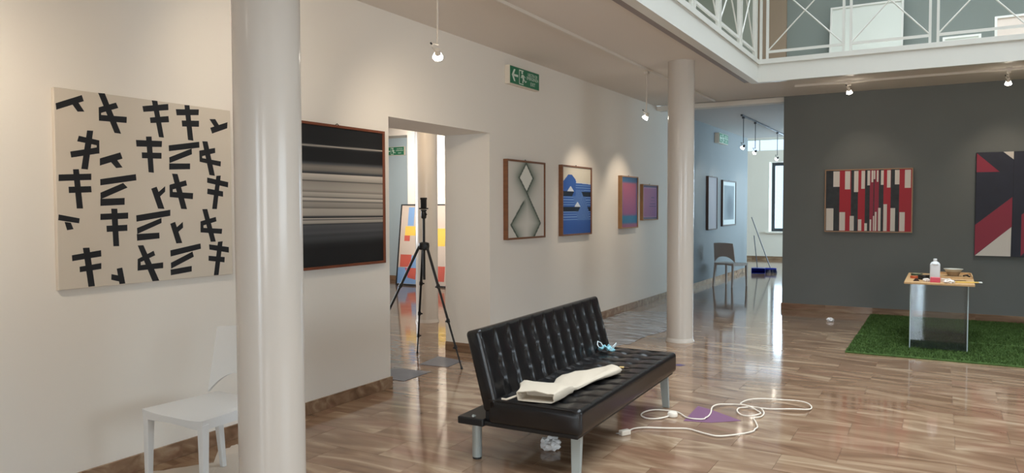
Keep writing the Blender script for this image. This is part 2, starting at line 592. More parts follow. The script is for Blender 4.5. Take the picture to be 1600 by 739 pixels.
# ---- skirtings
BH, BT = 0.095, 0.014
struct('baseboard_left', MB().box(XW, XW + BT, -4.5, 4.86, 0, BH).box(-4.53, XW + BT, 4.86, 4.86 + BT, 0, BH), MARBLE_B, 'brown marble skirting before the doorway', bevel=0.002, seg=1)
struct('baseboard_left_far', MB().box(XW, XW + BT, 6.45 - BT, 12.3, 0, BH).box(-4.53, XW, 6.45 - BT, 6.45, 0, BH), MARBLE_B, 'brown marble skirting after the doorway', bevel=0.002, seg=1)
struct('baseboard_passage', MB().box(XW, XW + BT, 12.3, 18.0, 0, BH), MARBLE_B)
struct('baseboard_back', MB().box(-2.03 - BT, 5.5, YD - BT, YD, 0, BH).box(-2.03 - BT, -2.03, YD, 11.75, 0, BH), MARBLE_B, 'brown marble skirting of the dark wall', bevel=0.002, seg=1)
struct('baseboard_far', MB().box(-9.0, 1.8, 22.3 - BT, 22.3, 0, BH), MARBLE_B)
struct('baseboard_side_room', MB().box(-9.15, -4.53, 11.75 - BT, 11.75, 0, BH).box(-11.5, -9.15, 12.3 - BT, 12.3, 0, BH), MARBLE_B)


# ---- windows, some added for fill, and the added entrance
def window(name, axis, p, a0, a1, z0, z1, muls, t=0.07, fr=0.05, mt=DKFRAME, trans=()):
    def bx(mb, u0, u1, w0, w1, dp):
        if axis == 'y':
            mb.box(u0, u1, p - dp, p + dp, w0, w1)
        else:
            mb.box(p - dp, p + dp, u0, u1, w0, w1)
    f = MB()
    bx(f, a0, a0 + fr, z0, z1, t / 2); bx(f, a1 - fr, a1, z0, z1, t / 2)
    bx(f, a0 + fr, a1 - fr, z0, z0 + fr, t / 2); bx(f, a0 + fr, a1 - fr, z1 - fr, z1, t / 2)
    o = struct(name, f, mt)
    xs = [a0 + fr] + [a0 + (a1 - a0) * k for k in muls] + [a1 - fr]
    for k in muls:
        mm = MB(); u = a0 + (a1 - a0) * k
        bx(mm, u - fr / 2, u + fr / 2, z0 + fr, z1 - fr, t / 2 - 0.005)
        mm.build('mullion', mt, o)
    for i in range(len(xs) - 1):
        g = MB()
        bx(g, xs[i], xs[i + 1], z0 + fr, z1 - fr, 0.003)
        g.build('glass_pane', GLASS, o)
    return o


window('window_1', 'y', 22.74, -4.32, -2.75, 0.80, 2.80, (0.5,), fr=0.09)['label'] = 'tall dark-framed window in the far white wall'
struct('trim_window_sill', MB().box(-4.40, -2.69, 22.22, 22.3, 0.76, 0.80), WHITE)
window('window_2', 'y', 22.74, -9.0, 1.8, 3.14, 3.5, (0.2, 0.4, 0.6, 0.8), fr=0.03, mt=STEEL)['label'] = 'bright clerestory strip above the far wall'
window('window_3', 'x', 1.9, 14.0, 17.6, 0.7, 2.8, (0.33, 0.66))
window('window_added_side_room', 'x', -11.6, 5.0, 10.0, 0.7, 3.0, (0.33, 0.66), mt=STEEL)  # unseen window, added to let in the side room fill
window('door_added', 'y', -4.6, -1.6, -0.35, 0.0, 2.6, (0.5,))  # glazed entrance added behind the camera for its light
sk = MB()
for k in range(6):
    y = -1.5 + k * 2.46
    sk.box(-1.8, 3.2, y - 0.03, y + 0.03, 6.42, 6.5)
o = struct('window_5', sk, STEEL)
for k in range(5):
    MB().box(-1.8, 3.2, -1.5 + k * 2.46 + 0.03, -1.5 + (k + 1) * 2.46 - 0.03, 6.45, 6.456).build('glass_pane', GLASS, o)
window('window_6', 'x', 1.9, 18.7, 21.7, 0.8, 3.2, (0.5,))
window('window_added_front', 'y', -4.6, 1.3, 4.8, 0.6, 2.6, (0.33, 0.66))  # unseen front window, added for ambient fill
window('window_added_right', 'x', 5.6, 1.2, 5.2, 0.8, 2.6, (0.33, 0.66))  # unseen right window, added for fill and sofa highlights

# ================================================================== COLUMNS
def column(x, y, r, z1, label):
    t = thing('column', label, 'column', (x, y, 0))
    MB().lathe([(r, 0.012), (r, z1)], n=48).build('shaft', COLM, t, smooth=True)
    MB().lathe([(r + 0.012, 0.0), (r + 0.012, 0.01), (r + 0.004, 0.03), (r, 0.045)], n=48).build('base_ring', COLM, t, smooth=True)
    return t


column(-2.605, 2.345, 0.145, CH, 'thick white round column in the foreground, in front of the white chair')
column(-2.535, 8.17, 0.145, CH, 'white round column standing between the sofa and the passage')
column(-5.89, 7.96, 0.145, CH, 'cream round column seen through the doorway behind the tripod')

# ================================================================== RAILINGS OF THE UPPER GALLERY
RZ0, RZ1 = 3.385, 4.42


def railing(label, along, fixed, stations, group=None):
    t = thing('railing', label, 'railing', (VX, VY, UP))
    off = 0.0

    def P(a, d, z):
        return (a, fixed + d, z) if along == 'x' else (fixed + d, a, z)

    def bar(name, a0, a1, z0, z1, d0=-0.012, d1=0.012):
        mb = MB()
        p, q = P(a0, d0, z0), P(a1, d1, z1)
        mb.box(p[0], q[0], p[1], q[1], z0, z1)
        return mb.build(name, STEEL, t, world=True)
    n = len(stations)
    for i, s in enumerate(stations):
        for e in (-1, 1):
            bar('post', s + e * 0.04 - 0.014, s + e * 0.04 + 0.014, RZ0, RZ1, -0.02, 0.02)
    for i in range(n - 1):
        a, b = sorted((stations[i], stations[i + 1]))
        a += 0.054; b -= 0.054
        bar('bottom_rail', a, b, 3.46, 3.49)
        z0, z1 = 3.50, RZ1 - 0.03
        for (u0, u1) in ((a, b), (b, a)):
            p, q = P(u0, 0.004 if u0 < u1 else -0.004, z0), P(u1, 0.004 if u0 < u1 else -0.004, z1)
            MB().cyl(p, q, 0.0085, n=8).build('brace_rod', STEEL, t, world=True)
    bar('top_rail', min(stations) - 0.06, max(stations) + 0.06, RZ1, RZ1 + 0.045, -0.03, 0.03)
    return t


railing('white steel railing with crossed rods above the dark wall', 'x', VY + 0.02, [-2.0, -1.03, -0.115, 0.8, 1.72, 2.64, 3.45])
railing('white steel railing with crossed rods along the left edge of the void', 'y', VX - 0.02, [9.80, 8.98, 8.02, 7.07, 6.12, 5.17, 4.22, 3.27, 2.32, 1.37, 0.42, -0.53, -1.48])

# canvases leaning in the upper gallery
def upper_panel(x0, x1, h, lean, label, material, y=11.44, th=0.03):
    t = thing('stored_canvas', label, 'canvas', ((x0 + x1) / 2, y - lean, UP), group='white panels stored in the gallery')
    w = (x1 - x0) / 2

    def P(u, hh, d):
        return (u, lean * hh / h + d - 0.02, hh)
    MB().prism([(-w, 0), (w, 0), (w, h), (-w, h)], lambda a, b, k: P(a, b, k), -th, 0).build('panel', material, t, bevel=0.003, seg=1)
    fr = MB()
    for q in ([(-w, 0), (-w + 0.025, 0), (-w + 0.025, h), (-w, h)], [(w - 0.025, 0), (w, 0), (w, h), (w - 0.025, h)],
              [(-w + 0.025, h - 0.025), (w - 0.025, h - 0.025), (w - 0.025, h), (-w + 0.025, h)], [(-w + 0.025, 0), (w - 0.025, 0), (w - 0.025, 0.025), (-w + 0.025, 0.025)]):
        fr.prism(q, lambda a, b, k: P(a, b, k), -th - 0.012, -th)
    fr.build('frame', STEEL, t)
    return t


PANELW = mat('primed_white_panel', S(222, 227, 217), 0.4, 0.5)
PANELP = mat('pinkish_white_panel', S(222, 208, 194), 0.5, 0.4)
upper_panel(-1.40, -0.49, 0.95, 0.16, 'large square white framed panel leaning on the gallery wall', PANELW)
upper_panel(-0.03, 0.36, 0.17, 0.05, 'small low white panel behind the railing', PANELW, y=10.35)
upper_panel(0.50, 1.60, 0.40, 0.1, 'cream white panel at the right end behind the railing', PANELP, y=10.6)


def side_panel(y0, y1, h, lean, label, material):
    t = thing('stored_canvas', label, 'canvas', (XW + 0.02 + lean, (y0 + y1) / 2, UP), group='white panels stored in the gallery')
    w = (y1 - y0) / 2
    MB().prism([(-w, 0), (w, 0), (w, h), (-w, h)], lambda a, b, k: (-lean * b / h + k, a, b), 0.0, 0.03).build('panel', material, t, bevel=0.003, seg=1)
    f = MB()
    for q in ([(-w, 0), (-w + 0.03, 0), (-w + 0.03, h), (-w, h)], [(w - 0.03, 0), (w, 0), (w, h), (w - 0.03, h)], [(-w + 0.03, h - 0.03), (w - 0.03, h - 0.03), (w - 0.03, h), (-w + 0.03, h)]):
        f.prism(q, lambda a, b, k: (-lean * b / h + k, a, b), 0.03, 0.042)
    f.build('frame', STEEL, t)


side_panel(9.3, 10.6, 0.9, 0.15, 'pale framed panel leaning behind the left railing near its corner', PANELW)
side_panel(7.4, 8.9, 0.7, 0.15, 'cream panel leaning behind the left railing', PANELP)

# ================================================================== PICTURES
WOOD = mat('walnut_frame', S(122, 80, 52), 0.45, 0.4, noise=0.15, nscale=6, stretch=(1, 1, 8))
WOODL = mat('oak_frame', S(160, 118, 78), 0.45, 0.4, noise=0.12, nscale=6)
REDWOOD = mat('reddish_wood_frame', S(118, 66, 44), 0.45, 0.4, noise=0.12, nscale=6)
DARKWOOD = mat('dark_frame', S(58, 44, 40), 0.45, 0.4)
CREAM = mat('raw_canvas', S(208, 198, 183), 0.8, 0.2, bump=0.06, bscale=400)
INK = mat('black_paint', S(34, 35, 38), 0.6, 0.3)


def left_picture(name, label, cat, y0, y1, z0, z1, depth, fwid, fmat, front_mat=None, panel=None, xw=XW):
    """framed picture on the left wall: y runs along the wall, faces +x"""
    t = thing(name, label, cat, (xw, (y0 + y1) / 2, z0))
    hw, h = (y1 - y0) / 2, z1 - z0
    for nm, q in (('frame_side', (-hw, -hw + fwid, 0, h)), ('frame_side', (hw - fwid, hw, 0, h)), ('frame_top', (-hw + fwid, hw - fwid, h - fwid, h)), ('frame_bottom', (-hw + fwid, hw - fwid, 0, fwid))):
        MB().box(0, depth, q[0], q[1], q[2], q[3]).build(nm, fmat, t, bevel=0.002, seg=1)
    MB().box(0.004, depth - 0.018, -hw + fwid, hw - fwid, fwid, h - fwid).build('backing', mat('backing_board', S(150, 130, 105), 0.8), t)
    px = depth - 0.014
    if panel:
        fn, nx, ny = panel
        art_panel('painting', fn, lambda u, v: (px, -hw + fwid + u * 2 * (hw - fwid), h - fwid - v * (h - 2 * fwid)), nx, ny, t)
    MB().path([(depth * 0.5, -0.02, h), (depth * 0.5, 0, h + 0.012), (depth * 0.5, 0.02, h)], 0.003, 6).build('hanger', mat('dark_metal', S(40, 38, 36), 0.4, metal=0.6), t)
    return t


# -- large canvas with black signs
ct = thing('canvas_painting', 'large unframed cream canvas with rows of black block signs', 'painting', (XW, 2.71, 1.08))
cv_ = MB().box(0.0, 0.026, -0.55, 0.545, 0.0, 1.047).build('canvas', CREAM, ct, bevel=0.003, seg=2)
GLYPHS = [[[(2.168,2.045),(2.304,2.104),(2.314,2.073),(2.171,2.012)],[(2.253,2.049),(2.284,2.064),(2.316,2.018),(2.28,2.014)]],[[(2.393,2.127),(2.43,2.129),(2.518,1.918),(2.48,1.92)],[(2.394,2.05),(2.492,2.087),(2.505,2.059),(2.404,2.02)],[(2.394,2.05),(2.406,2.038),(2.407,1.979),(2.394,1.978)],[(2.395,2.01),(2.553,2.015),(2.551,1.981),(2.394,1.978)]],[[(2.328,1.92),(2.361,1.921),(2.327,1.712),(2.292,1.714)],[(2.283,1.888),(2.392,1.872),(2.391,1.843),(2.274,1.858)],[(2.379,1.872),(2.393,1.872),(2.391,1.8),(2.378,1.805)],[(2.236,1.802),(2.392,1.836),(2.392,1.802),(2.241,1.771)]],[[(2.394,1.775),(2.511,1.815),(2.523,1.781),(2.393,1.736)],[(2.454,1.76),(2.486,1.778),(2.522,1.732),(2.485,1.727)]],[[(2.248,1.71),(2.279,1.712),(2.296,1.504),(2.263,1.504)],[(2.174,1.68),(2.345,1.691),(2.344,1.657),(2.173,1.646)],[(2.223,1.618),(2.342,1.624),(2.344,1.591),(2.224,1.585)]],[[(2.393,1.663),(2.6,1.698),(2.603,1.663),(2.393,1.629)],[(2.393,1.59),(2.523,1.646),(2.549,1.621),(2.393,1.554)],[(2.392,1.556),(2.53,1.563),(2.529,1.525),(2.391,1.518)]],[[(2.708,2.126),(2.743,2.127),(2.781,1.918),(2.749,1.918)],[(2.649,2.086),(2.813,2.118),(2.814,2.082),(2.655,2.054)],[(2.694,2.026),(2.813,2.047),(2.816,2.011),(2.698,1.995)]],[[(2.922,2.124),(2.956,2.127),(2.979,1.915),(2.942,1.917)],[(2.863,2.093),(3.022,2.109),(3.019,2.074),(2.868,2.057)],[(2.901,2.03),(3.021,2.04),(3.02,2.003),(2.904,1.994)]],[[(3.097,2.058),(3.14,2.062),(3.168,2.025),(3.141,2.004)],[(3.102,2.005),(3.232,2.052),(3.229,2.013),(3.115,1.97)]],[[(2.667,1.915),(2.702,1.918),(2.712,1.71),(2.679,1.712)],[(2.605,1.891),(2.768,1.897),(2.765,1.862),(2.608,1.854)],[(2.639,1.823),(2.763,1.828),(2.762,1.794),(2.64,1.79)]],[[(2.811,1.875),(3.02,1.912),(3.021,1.876),(2.812,1.841)],[(2.813,1.805),(2.966,1.867),(2.967,1.832),(2.814,1.771)],[(2.812,1.769),(2.953,1.776),(2.952,1.741),(2.811,1.733)]],[[(3.042,1.917),(3.08,1.918),(3.13,1.707),(3.09,1.711)],[(3.021,1.858),(3.134,1.882),(3.135,1.851),(3.04,1.825)],[(3.019,1.857),(3.04,1.854),(3.039,1.808),(3.021,1.79)],[(3.022,1.815),(3.176,1.8),(3.173,1.768),(3.021,1.79)]],[[(2.693,1.618),(2.728,1.63),(2.775,1.501),(2.734,1.503)],[(2.731,1.593),(2.782,1.634),(2.781,1.602),(2.743,1.569)]],[[(2.829,1.71),(2.866,1.709),(2.926,1.499),(2.886,1.501)],[(2.813,1.644),(2.922,1.673),(2.929,1.642),(2.834,1.617)],[(2.811,1.642),(2.831,1.64),(2.832,1.573),(2.811,1.573)],[(2.812,1.602),(2.97,1.597),(2.967,1.56),(2.811,1.571)]],[[(3.141,1.708),(3.174,1.711),(3.14,1.499),(3.105,1.5)],[(3.073,1.695),(3.23,1.671),(3.227,1.637),(3.072,1.663)],[(3.074,1.627),(3.189,1.611),(3.188,1.577),(3.071,1.593)]],[[(2.169,1.474),(2.277,1.452),(2.273,1.426),(2.166,1.444)],[(2.198,1.435),(2.23,1.43),(2.243,1.396),(2.21,1.391)]],[[(2.451,1.503),(2.486,1.503),(2.492,1.295),(2.459,1.296)],[(2.39,1.475),(2.549,1.481),(2.548,1.447),(2.389,1.442)],[(2.422,1.41),(2.542,1.413),(2.542,1.379),(2.423,1.376)]],[[(2.597,1.465),(2.813,1.496),(2.812,1.46),(2.598,1.429)],[(2.6,1.393),(2.754,1.448),(2.754,1.419),(2.601,1.359)],[(2.598,1.359),(2.738,1.363),(2.739,1.329),(2.599,1.321)]],[[(2.811,1.413),(2.843,1.424),(2.889,1.296),(2.849,1.295)],[(2.844,1.384),(2.895,1.423),(2.896,1.388),(2.864,1.364)]],[[(3.033,1.499),(3.069,1.5),(3.128,1.295),(3.091,1.295)],[(3.019,1.424),(3.131,1.45),(3.135,1.422),(3.037,1.398)],[(3.019,1.424),(3.039,1.42),(3.04,1.357),(3.018,1.358)],[(3.018,1.385),(3.177,1.374),(3.173,1.342),(3.018,1.356)]],[[(2.29,1.295),(2.325,1.295),(2.35,1.086),(2.315,1.085)],[(2.231,1.259),(2.388,1.278),(2.389,1.244),(2.233,1.228)],[(2.27,1.196),(2.388,1.208),(2.387,1.176),(2.271,1.167)]],[[(2.475,1.171),(2.507,1.175),(2.523,1.085),(2.489,1.084)],[(2.444,1.143),(2.487,1.132),(2.49,1.098),(2.442,1.112)]],[[(2.602,1.294),(2.637,1.294),(2.732,1.083),(2.689,1.083)],[(2.6,1.217),(2.7,1.259),(2.709,1.232),(2.621,1.199)],[(2.6,1.217),(2.618,1.216),(2.617,1.151),(2.598,1.151)],[(2.599,1.18),(2.759,1.188),(2.758,1.154),(2.598,1.151)]],[[(2.808,1.256),(3.016,1.288),(3.018,1.255),(2.809,1.219)],[(2.81,1.182),(2.958,1.241),(2.967,1.209),(2.811,1.147)],[(2.807,1.142),(2.951,1.154),(2.95,1.12),(2.808,1.108)]],[[(3.144,1.293),(3.18,1.295),(3.144,1.083),(3.109,1.084)],[(3.078,1.28),(3.226,1.256),(3.225,1.22),(3.08,1.247)],[(3.073,1.209),(3.193,1.194),(3.19,1.16),(3.072,1.178)]]]
for g in GLYPHS:
    mb = MB()
    for k, q in enumerate(g):
        qq = [(a - 2.71, b - 1.08) for a, b in q]
        mb.prism(qq, lambda a, b, h: (h, max(-0.549, a), max(0.001, b)), 0.025, 0.0266 + 0.0002 * k)
    mb.build('painted_sign', INK, cv_)

# -- black and grey banded painting
BANDS = [(0, .014), (.125, .014), (.135, .03), (.14, .42), (.147, .03), (.16, .012), (.25, .014), (.27, .09), (.29, .16), (.315, .13), (.335, .03), (.338, .02), (.342, .40), (.36, .34), (.385, .25),
         (.39, .06), (.40, .22), (.45, .27), (.465, .20), (.47, .10), (.475, .33), (.50, .26), (.512, .05), (.515, .42), (.53, .34), (.538, .05), (.545, .24), (.575, .20), (.585, .09), (.592, .30), (.635, .26),
         (.645, .05), (.655, .02), (.66, .48), (.666, .03), (.675, .28), (.69, .25), (.70, .02), (.705, .09), (.74, .07), (.76, .085), (.775, .05), (.80, .06), (.84, .02), (.87, .012), (1.0, .014)]


def art_bands(u, v):
    v = v + 0.012 * (u - 0.5) * math.sin(v * 9)
    for i in range(len(BANDS) - 1):
        if v <= BANDS[i + 1][0]:
            a, b = BANDS[i], BANDS[i + 1]
            k = a[1] + (b[1] - a[1]) * (v - a[0]) / max(1e-6, b[0] - a[0])
            return (k * 1.50, k * 1.36, k * 1.18) if k > 0.1 else (k * 1.05, k * 1.08, k * 1.15)
    return (.013, .013, .013)


left_picture('banded_painting', 'black and grey horizontally banded painting in reddish wooden frame', 'painting', 3.70, 4.775, 1.055, 2.127, 0.035, 0.02, REDWOOD, panel=(art_bands, 2, 420))


# -- airbrushed green diamonds
def seg_d(px, py, a, b):
    ax, ay = a; bx, by = b
    dx, dy = bx - ax, by - ay
    t = max(0, min(1, ((px - ax) * dx + (py - ay) * dy) / (dx * dx + dy * dy)))
    cx_, cy_ = px - ax - t * dx, py - ay - t * dy
    side = dx * (py - ay) - dy * (px - ax)
    return math.hypot(cx_, cy_), side


DIA = [((.5, .01), (.31, .205), -1), ((.31, .205), (.51, .40), -1), ((.51, .40), (.90, .82), -1), ((.90, .82), (.72, 1.0), -1),
       ((.5, .01), (.69, .205), 1), ((.69, .205), (.51, .40), 1), ((.42, .53), (.09, .83), 1), ((.09, .83), (.27, 1.0), 1)]


def art_diamond(u, v):
    base = S(218, 214, 204)[:3]
    c = base
    glow = 0.0
    line = 0.0
    for (a, b, sgn) in DIA:
        A, B = (a[0] * 1.0, a[1] * 0.95), (b[0] * 1.0, b[1] * 0.95)
        d, side = seg_d(u, v * 0.95, A, B)
        top = max(a[1], b[1]) < 0.41
        s_ = side * (1 if (a, b, sgn) in DIA[:4] else -1)
        # upper diamond glows outwards, lower shape glows inwards
        inward = (u - 0.5) ** 2 < 0 if False else None
        g = math.exp(-(d / 0.12) ** 1.3)
        if top:
            inside = abs(u - 0.5) / 0.19 + abs(v - 0.205) / 0.195 < 1
            if inside:
                g *= 0.0
        else:
            inside = (v > 0.40 and u > 0.09 and u < 0.5 + (v - 0.40) * 0.95 and u > 0.42 - (v - 0.53) * 1.1 and v < 0.83) or (v >= 0.83 and u > 0.09 + (v - 0.83) * 1.05 and u < 0.9 - (v - 0.83) * 1.0)
            if not inside:
                g *= 0.12
        glow = max(glow, g)
        if d < 0.013:
            line = 1.0
    c = mix3(base, S(76, 96, 80)[:3], glow * 0.85)
    if abs(u - 0.5) / 0.175 + abs(v - 0.205) / 0.18 < 1:
        c = S(222, 222, 212)[:3]
    return mix3(c, S(48, 66, 54)[:3], line * 0.85)


left_picture('diamond_painting', 'painting of airbrushed green diamonds on white in brown frame', 'painting', 6.72, 7.585, 1.165, 2.015, 0.052, 0.02, WOOD, panel=(art_diamond, 90, 110))


# -- blue mountains with lines
def art_blue(u, v):
    cream, blue, dk, wh = S(214, 208, 192)[:3], S(46, 90, 166)[:3], S(22, 34, 52)[:3], S(206, 214, 222)[:3]
    lb = S(128, 164, 212)[:3]
    ridge = 0.22
    ridge = min(ridge, 0.11 + max(0.0, abs(u - 0.26) - 0.06) * (0.62 if u < 0.26 else 0.55))
    if u > 0.47:
        ridge = 0.22 + 0.02 * (u - 0.47)
    if v < ridge:
        return cream
    if v < ridge + 0.012 and u > 0.45:
        return wh
    # white sail peaks
    for cx_, top, bot, k in ((0.28, 0.285, 0.362, 0.11), (0.52, 0.52, 0.592, 0.10)):
        if top < v < bot and abs(u - cx_) < k * (v - top) / (bot - top) + 0.01:
            return wh
    if 0.362 < v < 0.435 and (u < 0.40 - (v - 0.362) * 1.0 or u > 0.66 + (v - 0.362) * 1.0):
        return dk
    if 0.592 < v < 0.66 and (u < 0.62 - (v - 0.592) * 1.0 or u > 0.88 + (v - 0.6) * 1.0):
        return dk
    # contour lines
    pk = 0.55 + (v - 0.36) * 0.45
    dist = abs(u - pk)
    sl = v - max(0.0, 0.22 - dist) * 1.1 if v > 0.33 else v
    if v < 0.80:
        f = (sl * 27.0) % 1.0
        if f < 0.26 and v > ridge + 0.02:
            if v > 0.66 and u < 0.55 or u > 0.45 or v > 0.43:
                return lb
    return blue


left_picture('blue_mountain_painting', 'painting of blue lined mountains with white peaks in brown frame', 'painting', 8.02, 8.885, 1.162, 2.018, 0.055, 0.02, WOOD, panel=(art_blue, 120, 220))


def art_pink(u, v):
    blue, pink, edge = S(48, 98, 140)[:3], S(162, 86, 112)[:3], S(94, 66, 110)[:3]
    if v < 0.13:
        c = mix3(S(58, 92, 132)[:3], blue, v / 0.13)
        return mix3(c, pink, sstep(0.08, 0.14, v))
    if v < 0.78:
        c = mix3(S(176, 88, 110)[:3], S(140, 78, 128)[:3], v / 0.78)
        c = mix3(c, blue, 0.75 * (1 - sstep(0.0, 0.14, min(u, 1 - u))))
        return mix3(c, blue, sstep(0.72, 0.80, v))
    if v < 0.90:
        return S(28, 108, 150)[:3]
    return mix3(S(28, 108, 150)[:3], S(150, 92, 128)[:3], sstep(0.9, 0.96, v))


left_picture('pink_blue_painting', 'tall pink rectangle painting with blue borders in light oak frame', 'painting', 9.91, 10.57, 1.205, 1.958, 0.06, 0.016, WOODL, panel=(art_pink, 40, 60))


def art_purple(u, v):
    e = min(u, 1 - u, v, 1 - v)
    c = mix3(S(176, 96, 132)[:3], S(118, 86, 142)[:3], 0.6 * u + 0.3 * v)
    if e < 0.06:
        return S(86, 76, 110)[:3]
    if e < 0.085:
        return S(170, 120, 160)[:3]
    for k, vv in enumerate((0.36, 0.45, 0.54, 0.62)):
        if abs(v - vv) < 0.012 and abs(u - 0.68) < 0.10 + 0.045 * k:
            return S(96, 66, 116)[:3]
    return c


left_picture('purple_painting', 'small square violet and pink painting next to the column', 'painting', 10.80, 11.50, 1.308, 1.86, 0.05, 0.016, WOODL, panel=(art_purple, 80, 80))


def art_far1(u, v):
    return mix3(S(124, 128, 138)[:3], S(142, 140, 146)[:3], v)


def art_far2(u, v):
    e = min(u, 1 - u, v, 1 - v)
    if e < 0.10:
        return S(190, 196, 196)[:3]
    d = math.hypot((u - 0.55) * 1.1, v - 0.6)
    return mix3(S(112, 124, 130)[:3], S(72, 84, 94)[:3], sstep(0.45, 0.1, d))


left_picture('grey_painting', 'plain grey painting in the passage, nearer of the two', 'painting', 14.45, 15.13, 1.06, 2.115, 0.05, 0.02, DARKWOOD, panel=(art_far1, 4, 8))
left_picture('framed_print', 'dark print with white mount in the passage, farther of the two', 'painting', 15.58, 16.72, 1.11, 2.075, 0.045, 0.03, DARKWOOD, panel=(art_far2, 40, 40))


# -- pictures on the dark wall (face -y)
def back_plane(t_y):
    return lambda a, b, h: (a, -h, b)


rp = thing('striped_painting', 'red, black and white vertical bar painting in thin wooden frame', 'painting', (-0.90, YD - 0.002, 1.15))
W2, H2 = 0.553, 0.882
for nm, q in (('frame_side', (-W2, -W2 + 0.014, 0, H2)), ('frame_side', (W2 - 0.014, W2, 0, H2)), ('frame_top', (-W2 + 0.014, W2 - 0.014, H2 - 0.014, H2)), ('frame_bottom', (-W2 + 0.014, W2 - 0.014, 0, 0.014))):
    MB().box(q[0], q[1], -0.05, 0, q[2], q[3]).build(nm, mat('pale_wood_frame', S(178, 140, 108), 0.45), rp, bevel=0.002, seg=1)
MB().box(-W2 + 0.014, W2 - 0.014, -0.036, 0, 0.014, H2 - 0.014).build('canvas', mat('charcoal_paint', S(46, 49, 52), 0.55, noise=0.3, nscale=14), rp)
REDP = mat('red_paint', S(176, 22, 40), 0.5)
CRIM = mat('crimson_paint', S(150, 30, 56), 0.5)
WHP = mat('white_paint_bar', S(226, 218, 208), 0.5)


def sx_(x): return -W2 + 0.014 + (x - 100) / (950 - 100) * (2 * W2 - 0.028)
def sz_(y): return H2 - 0.014 - (y - 72) / (680 - 72) * (H2 - 0.028)


pl = lambda a, b, h: (a, -h, b)
for (a, b, mt_) in ((240, 357, REDP), (428, 498, REDP), (545, 582, CRIM), (590, 635, CRIM), (680, 750, REDP), (832, 950, REDP)):
    MB().prism([(sx_(a), sz_(680)), (sx_(b), sz_(680)), (sx_(b), sz_(72)), (sx_(a), sz_(72))], pl, 0.034, 0.0372).build('red_bar', mt_, rp)
for (a, b, y) in ((175, 240, 235), (295, 348, 262), (387, 430, 290), (460, 495, 258), (520, 546, 225), (560, 578, 195), (583, 597, 165), (612, 628, 192), (653, 680, 222), (713, 747, 250), (788, 832, 220), (883, 940, 255)):
    MB().prism([(sx_(a), sz_(y)), (sx_(b), sz_(y)), (sx_(b), sz_(80)), (sx_(a), sz_(80))], pl, 0.034, 0.0384).build('white_bar', WHP, rp)
for (a, b, y) in ((105, 180, 452), (242, 300, 490), (348, 390, 528), (432, 466, 562), (496, 522, 600), (548, 564, 562), (580, 592, 527), (598, 615, 487), (630, 655, 448), (682, 716, 412), (750, 795, 450), (837, 888, 490)):
    MB().prism([(sx_(a), sz_(675)), (sx_(b), sz_(675)), (sx_(b), sz_(y)), (sx_(a), sz_(y))], pl, 0.034, 0.0384).build('white_bar', WHP, rp)

npn = thing('navy_painting', 'navy painting with crimson diagonal bands and white triangles at the right edge', 'painting', (1.08, YD - 0.004, 0.86))
NW, NH = 0.705, 1.345
MB().box(-NW, NW, -0.045, 0, 0, NH).build('canvas', mat('navy_paint', S(36, 38, 54), 0.55, noise=0.12, nscale=5), npn, bevel=0.003, seg=1)
def nx_(x): return -NW + (x - 42) / 233 * 0.405
def nz_(y): return NH - (y - 48) / 654 * NH
for q, mt_, nm in (([(45, 52), (190, 172), (45, 172)], CRIM, 'crimson_shape'), ([(210, 48), (276, 48), (276, 98)], WHP, 'white_shape'), ([(42, 505), (272, 330), (272, 515), (42, 698)], CRIM, 'crimson_shape'),
                   ([(44, 700), (270, 515), (268, 700)], WHP, 'white_shape'), ([(330, 440), (520, 300), (520, 480), (330, 698)], CRIM, 'crimson_shape'), ([(560, 60), (800, 60), (800, 260)], WHP, 'white_shape'),
                   ([(560, 420), (840, 200), (840, 420), (560, 640)], CRIM, 'crimson_shape')):
    MB().prism([(nx_(a), nz_(b)) for a, b in q], pl, 0.044, 0.0462).build(nm, mt_, npn)
MB().box(-NW + 0.405, -NW + 0.409, -0.0464, -0.04, 0, NH).build('panel_joint', INK, npn)

# -- colourful painting leaning in the side room
LX0, LX1, LH = -9.28, -7.55, 1.58
lp = thing('leaning_painting', 'large patchwork painting of red, blue and yellow blocks leaning beyond the doorway', 'painting', ((LX0 + LX1) / 2, 11.52, 0.0))
def LQ(a, b, h): return (a - (LX0 + LX1) / 2, 0.2 * b / LH - h, b)
MB().prism([(LX0, 0), (LX1, 0), (LX1, LH), (LX0, LH)], LQ, -0.03, 0).build('canvas', mat('patchwork_ground', S(206, 190, 176), 0.6), lp)
fr = MB()
for q in ((LX0, LX0 + 0.02, 0, LH), (LX1 - 0.02, LX1, 0, LH), (LX0 + 0.02, LX1 - 0.02, LH - 0.02, LH), (LX0 + 0.02, LX1 - 0.02, 0, 0.03)):
    fr = MB().prism([(q[0], q[2]), (q[1], q[2]), (q[1], q[3]), (q[0], q[3])], LQ, -0.03, 0.015)
    fr.build('frame_bar', INK, lp)
PX = {'b': mat('patch_blue', S(128, 166, 214), 0.6), 'y': mat('patch_yellow', S(238, 200, 84), 0.6), 'r': mat('patch_red', S(206, 92, 74), 0.6), 'm': mat('patch_magenta', S(182, 84, 118), 0.6), 'w': WHP, 'g': mat('patch_grey', S(150, 140, 132), 0.6)}
def lx_(x): return LX0 + (x - 112) / 395 * 1.42
def lz_(y): return LH - (y - 45) / 660 * LH
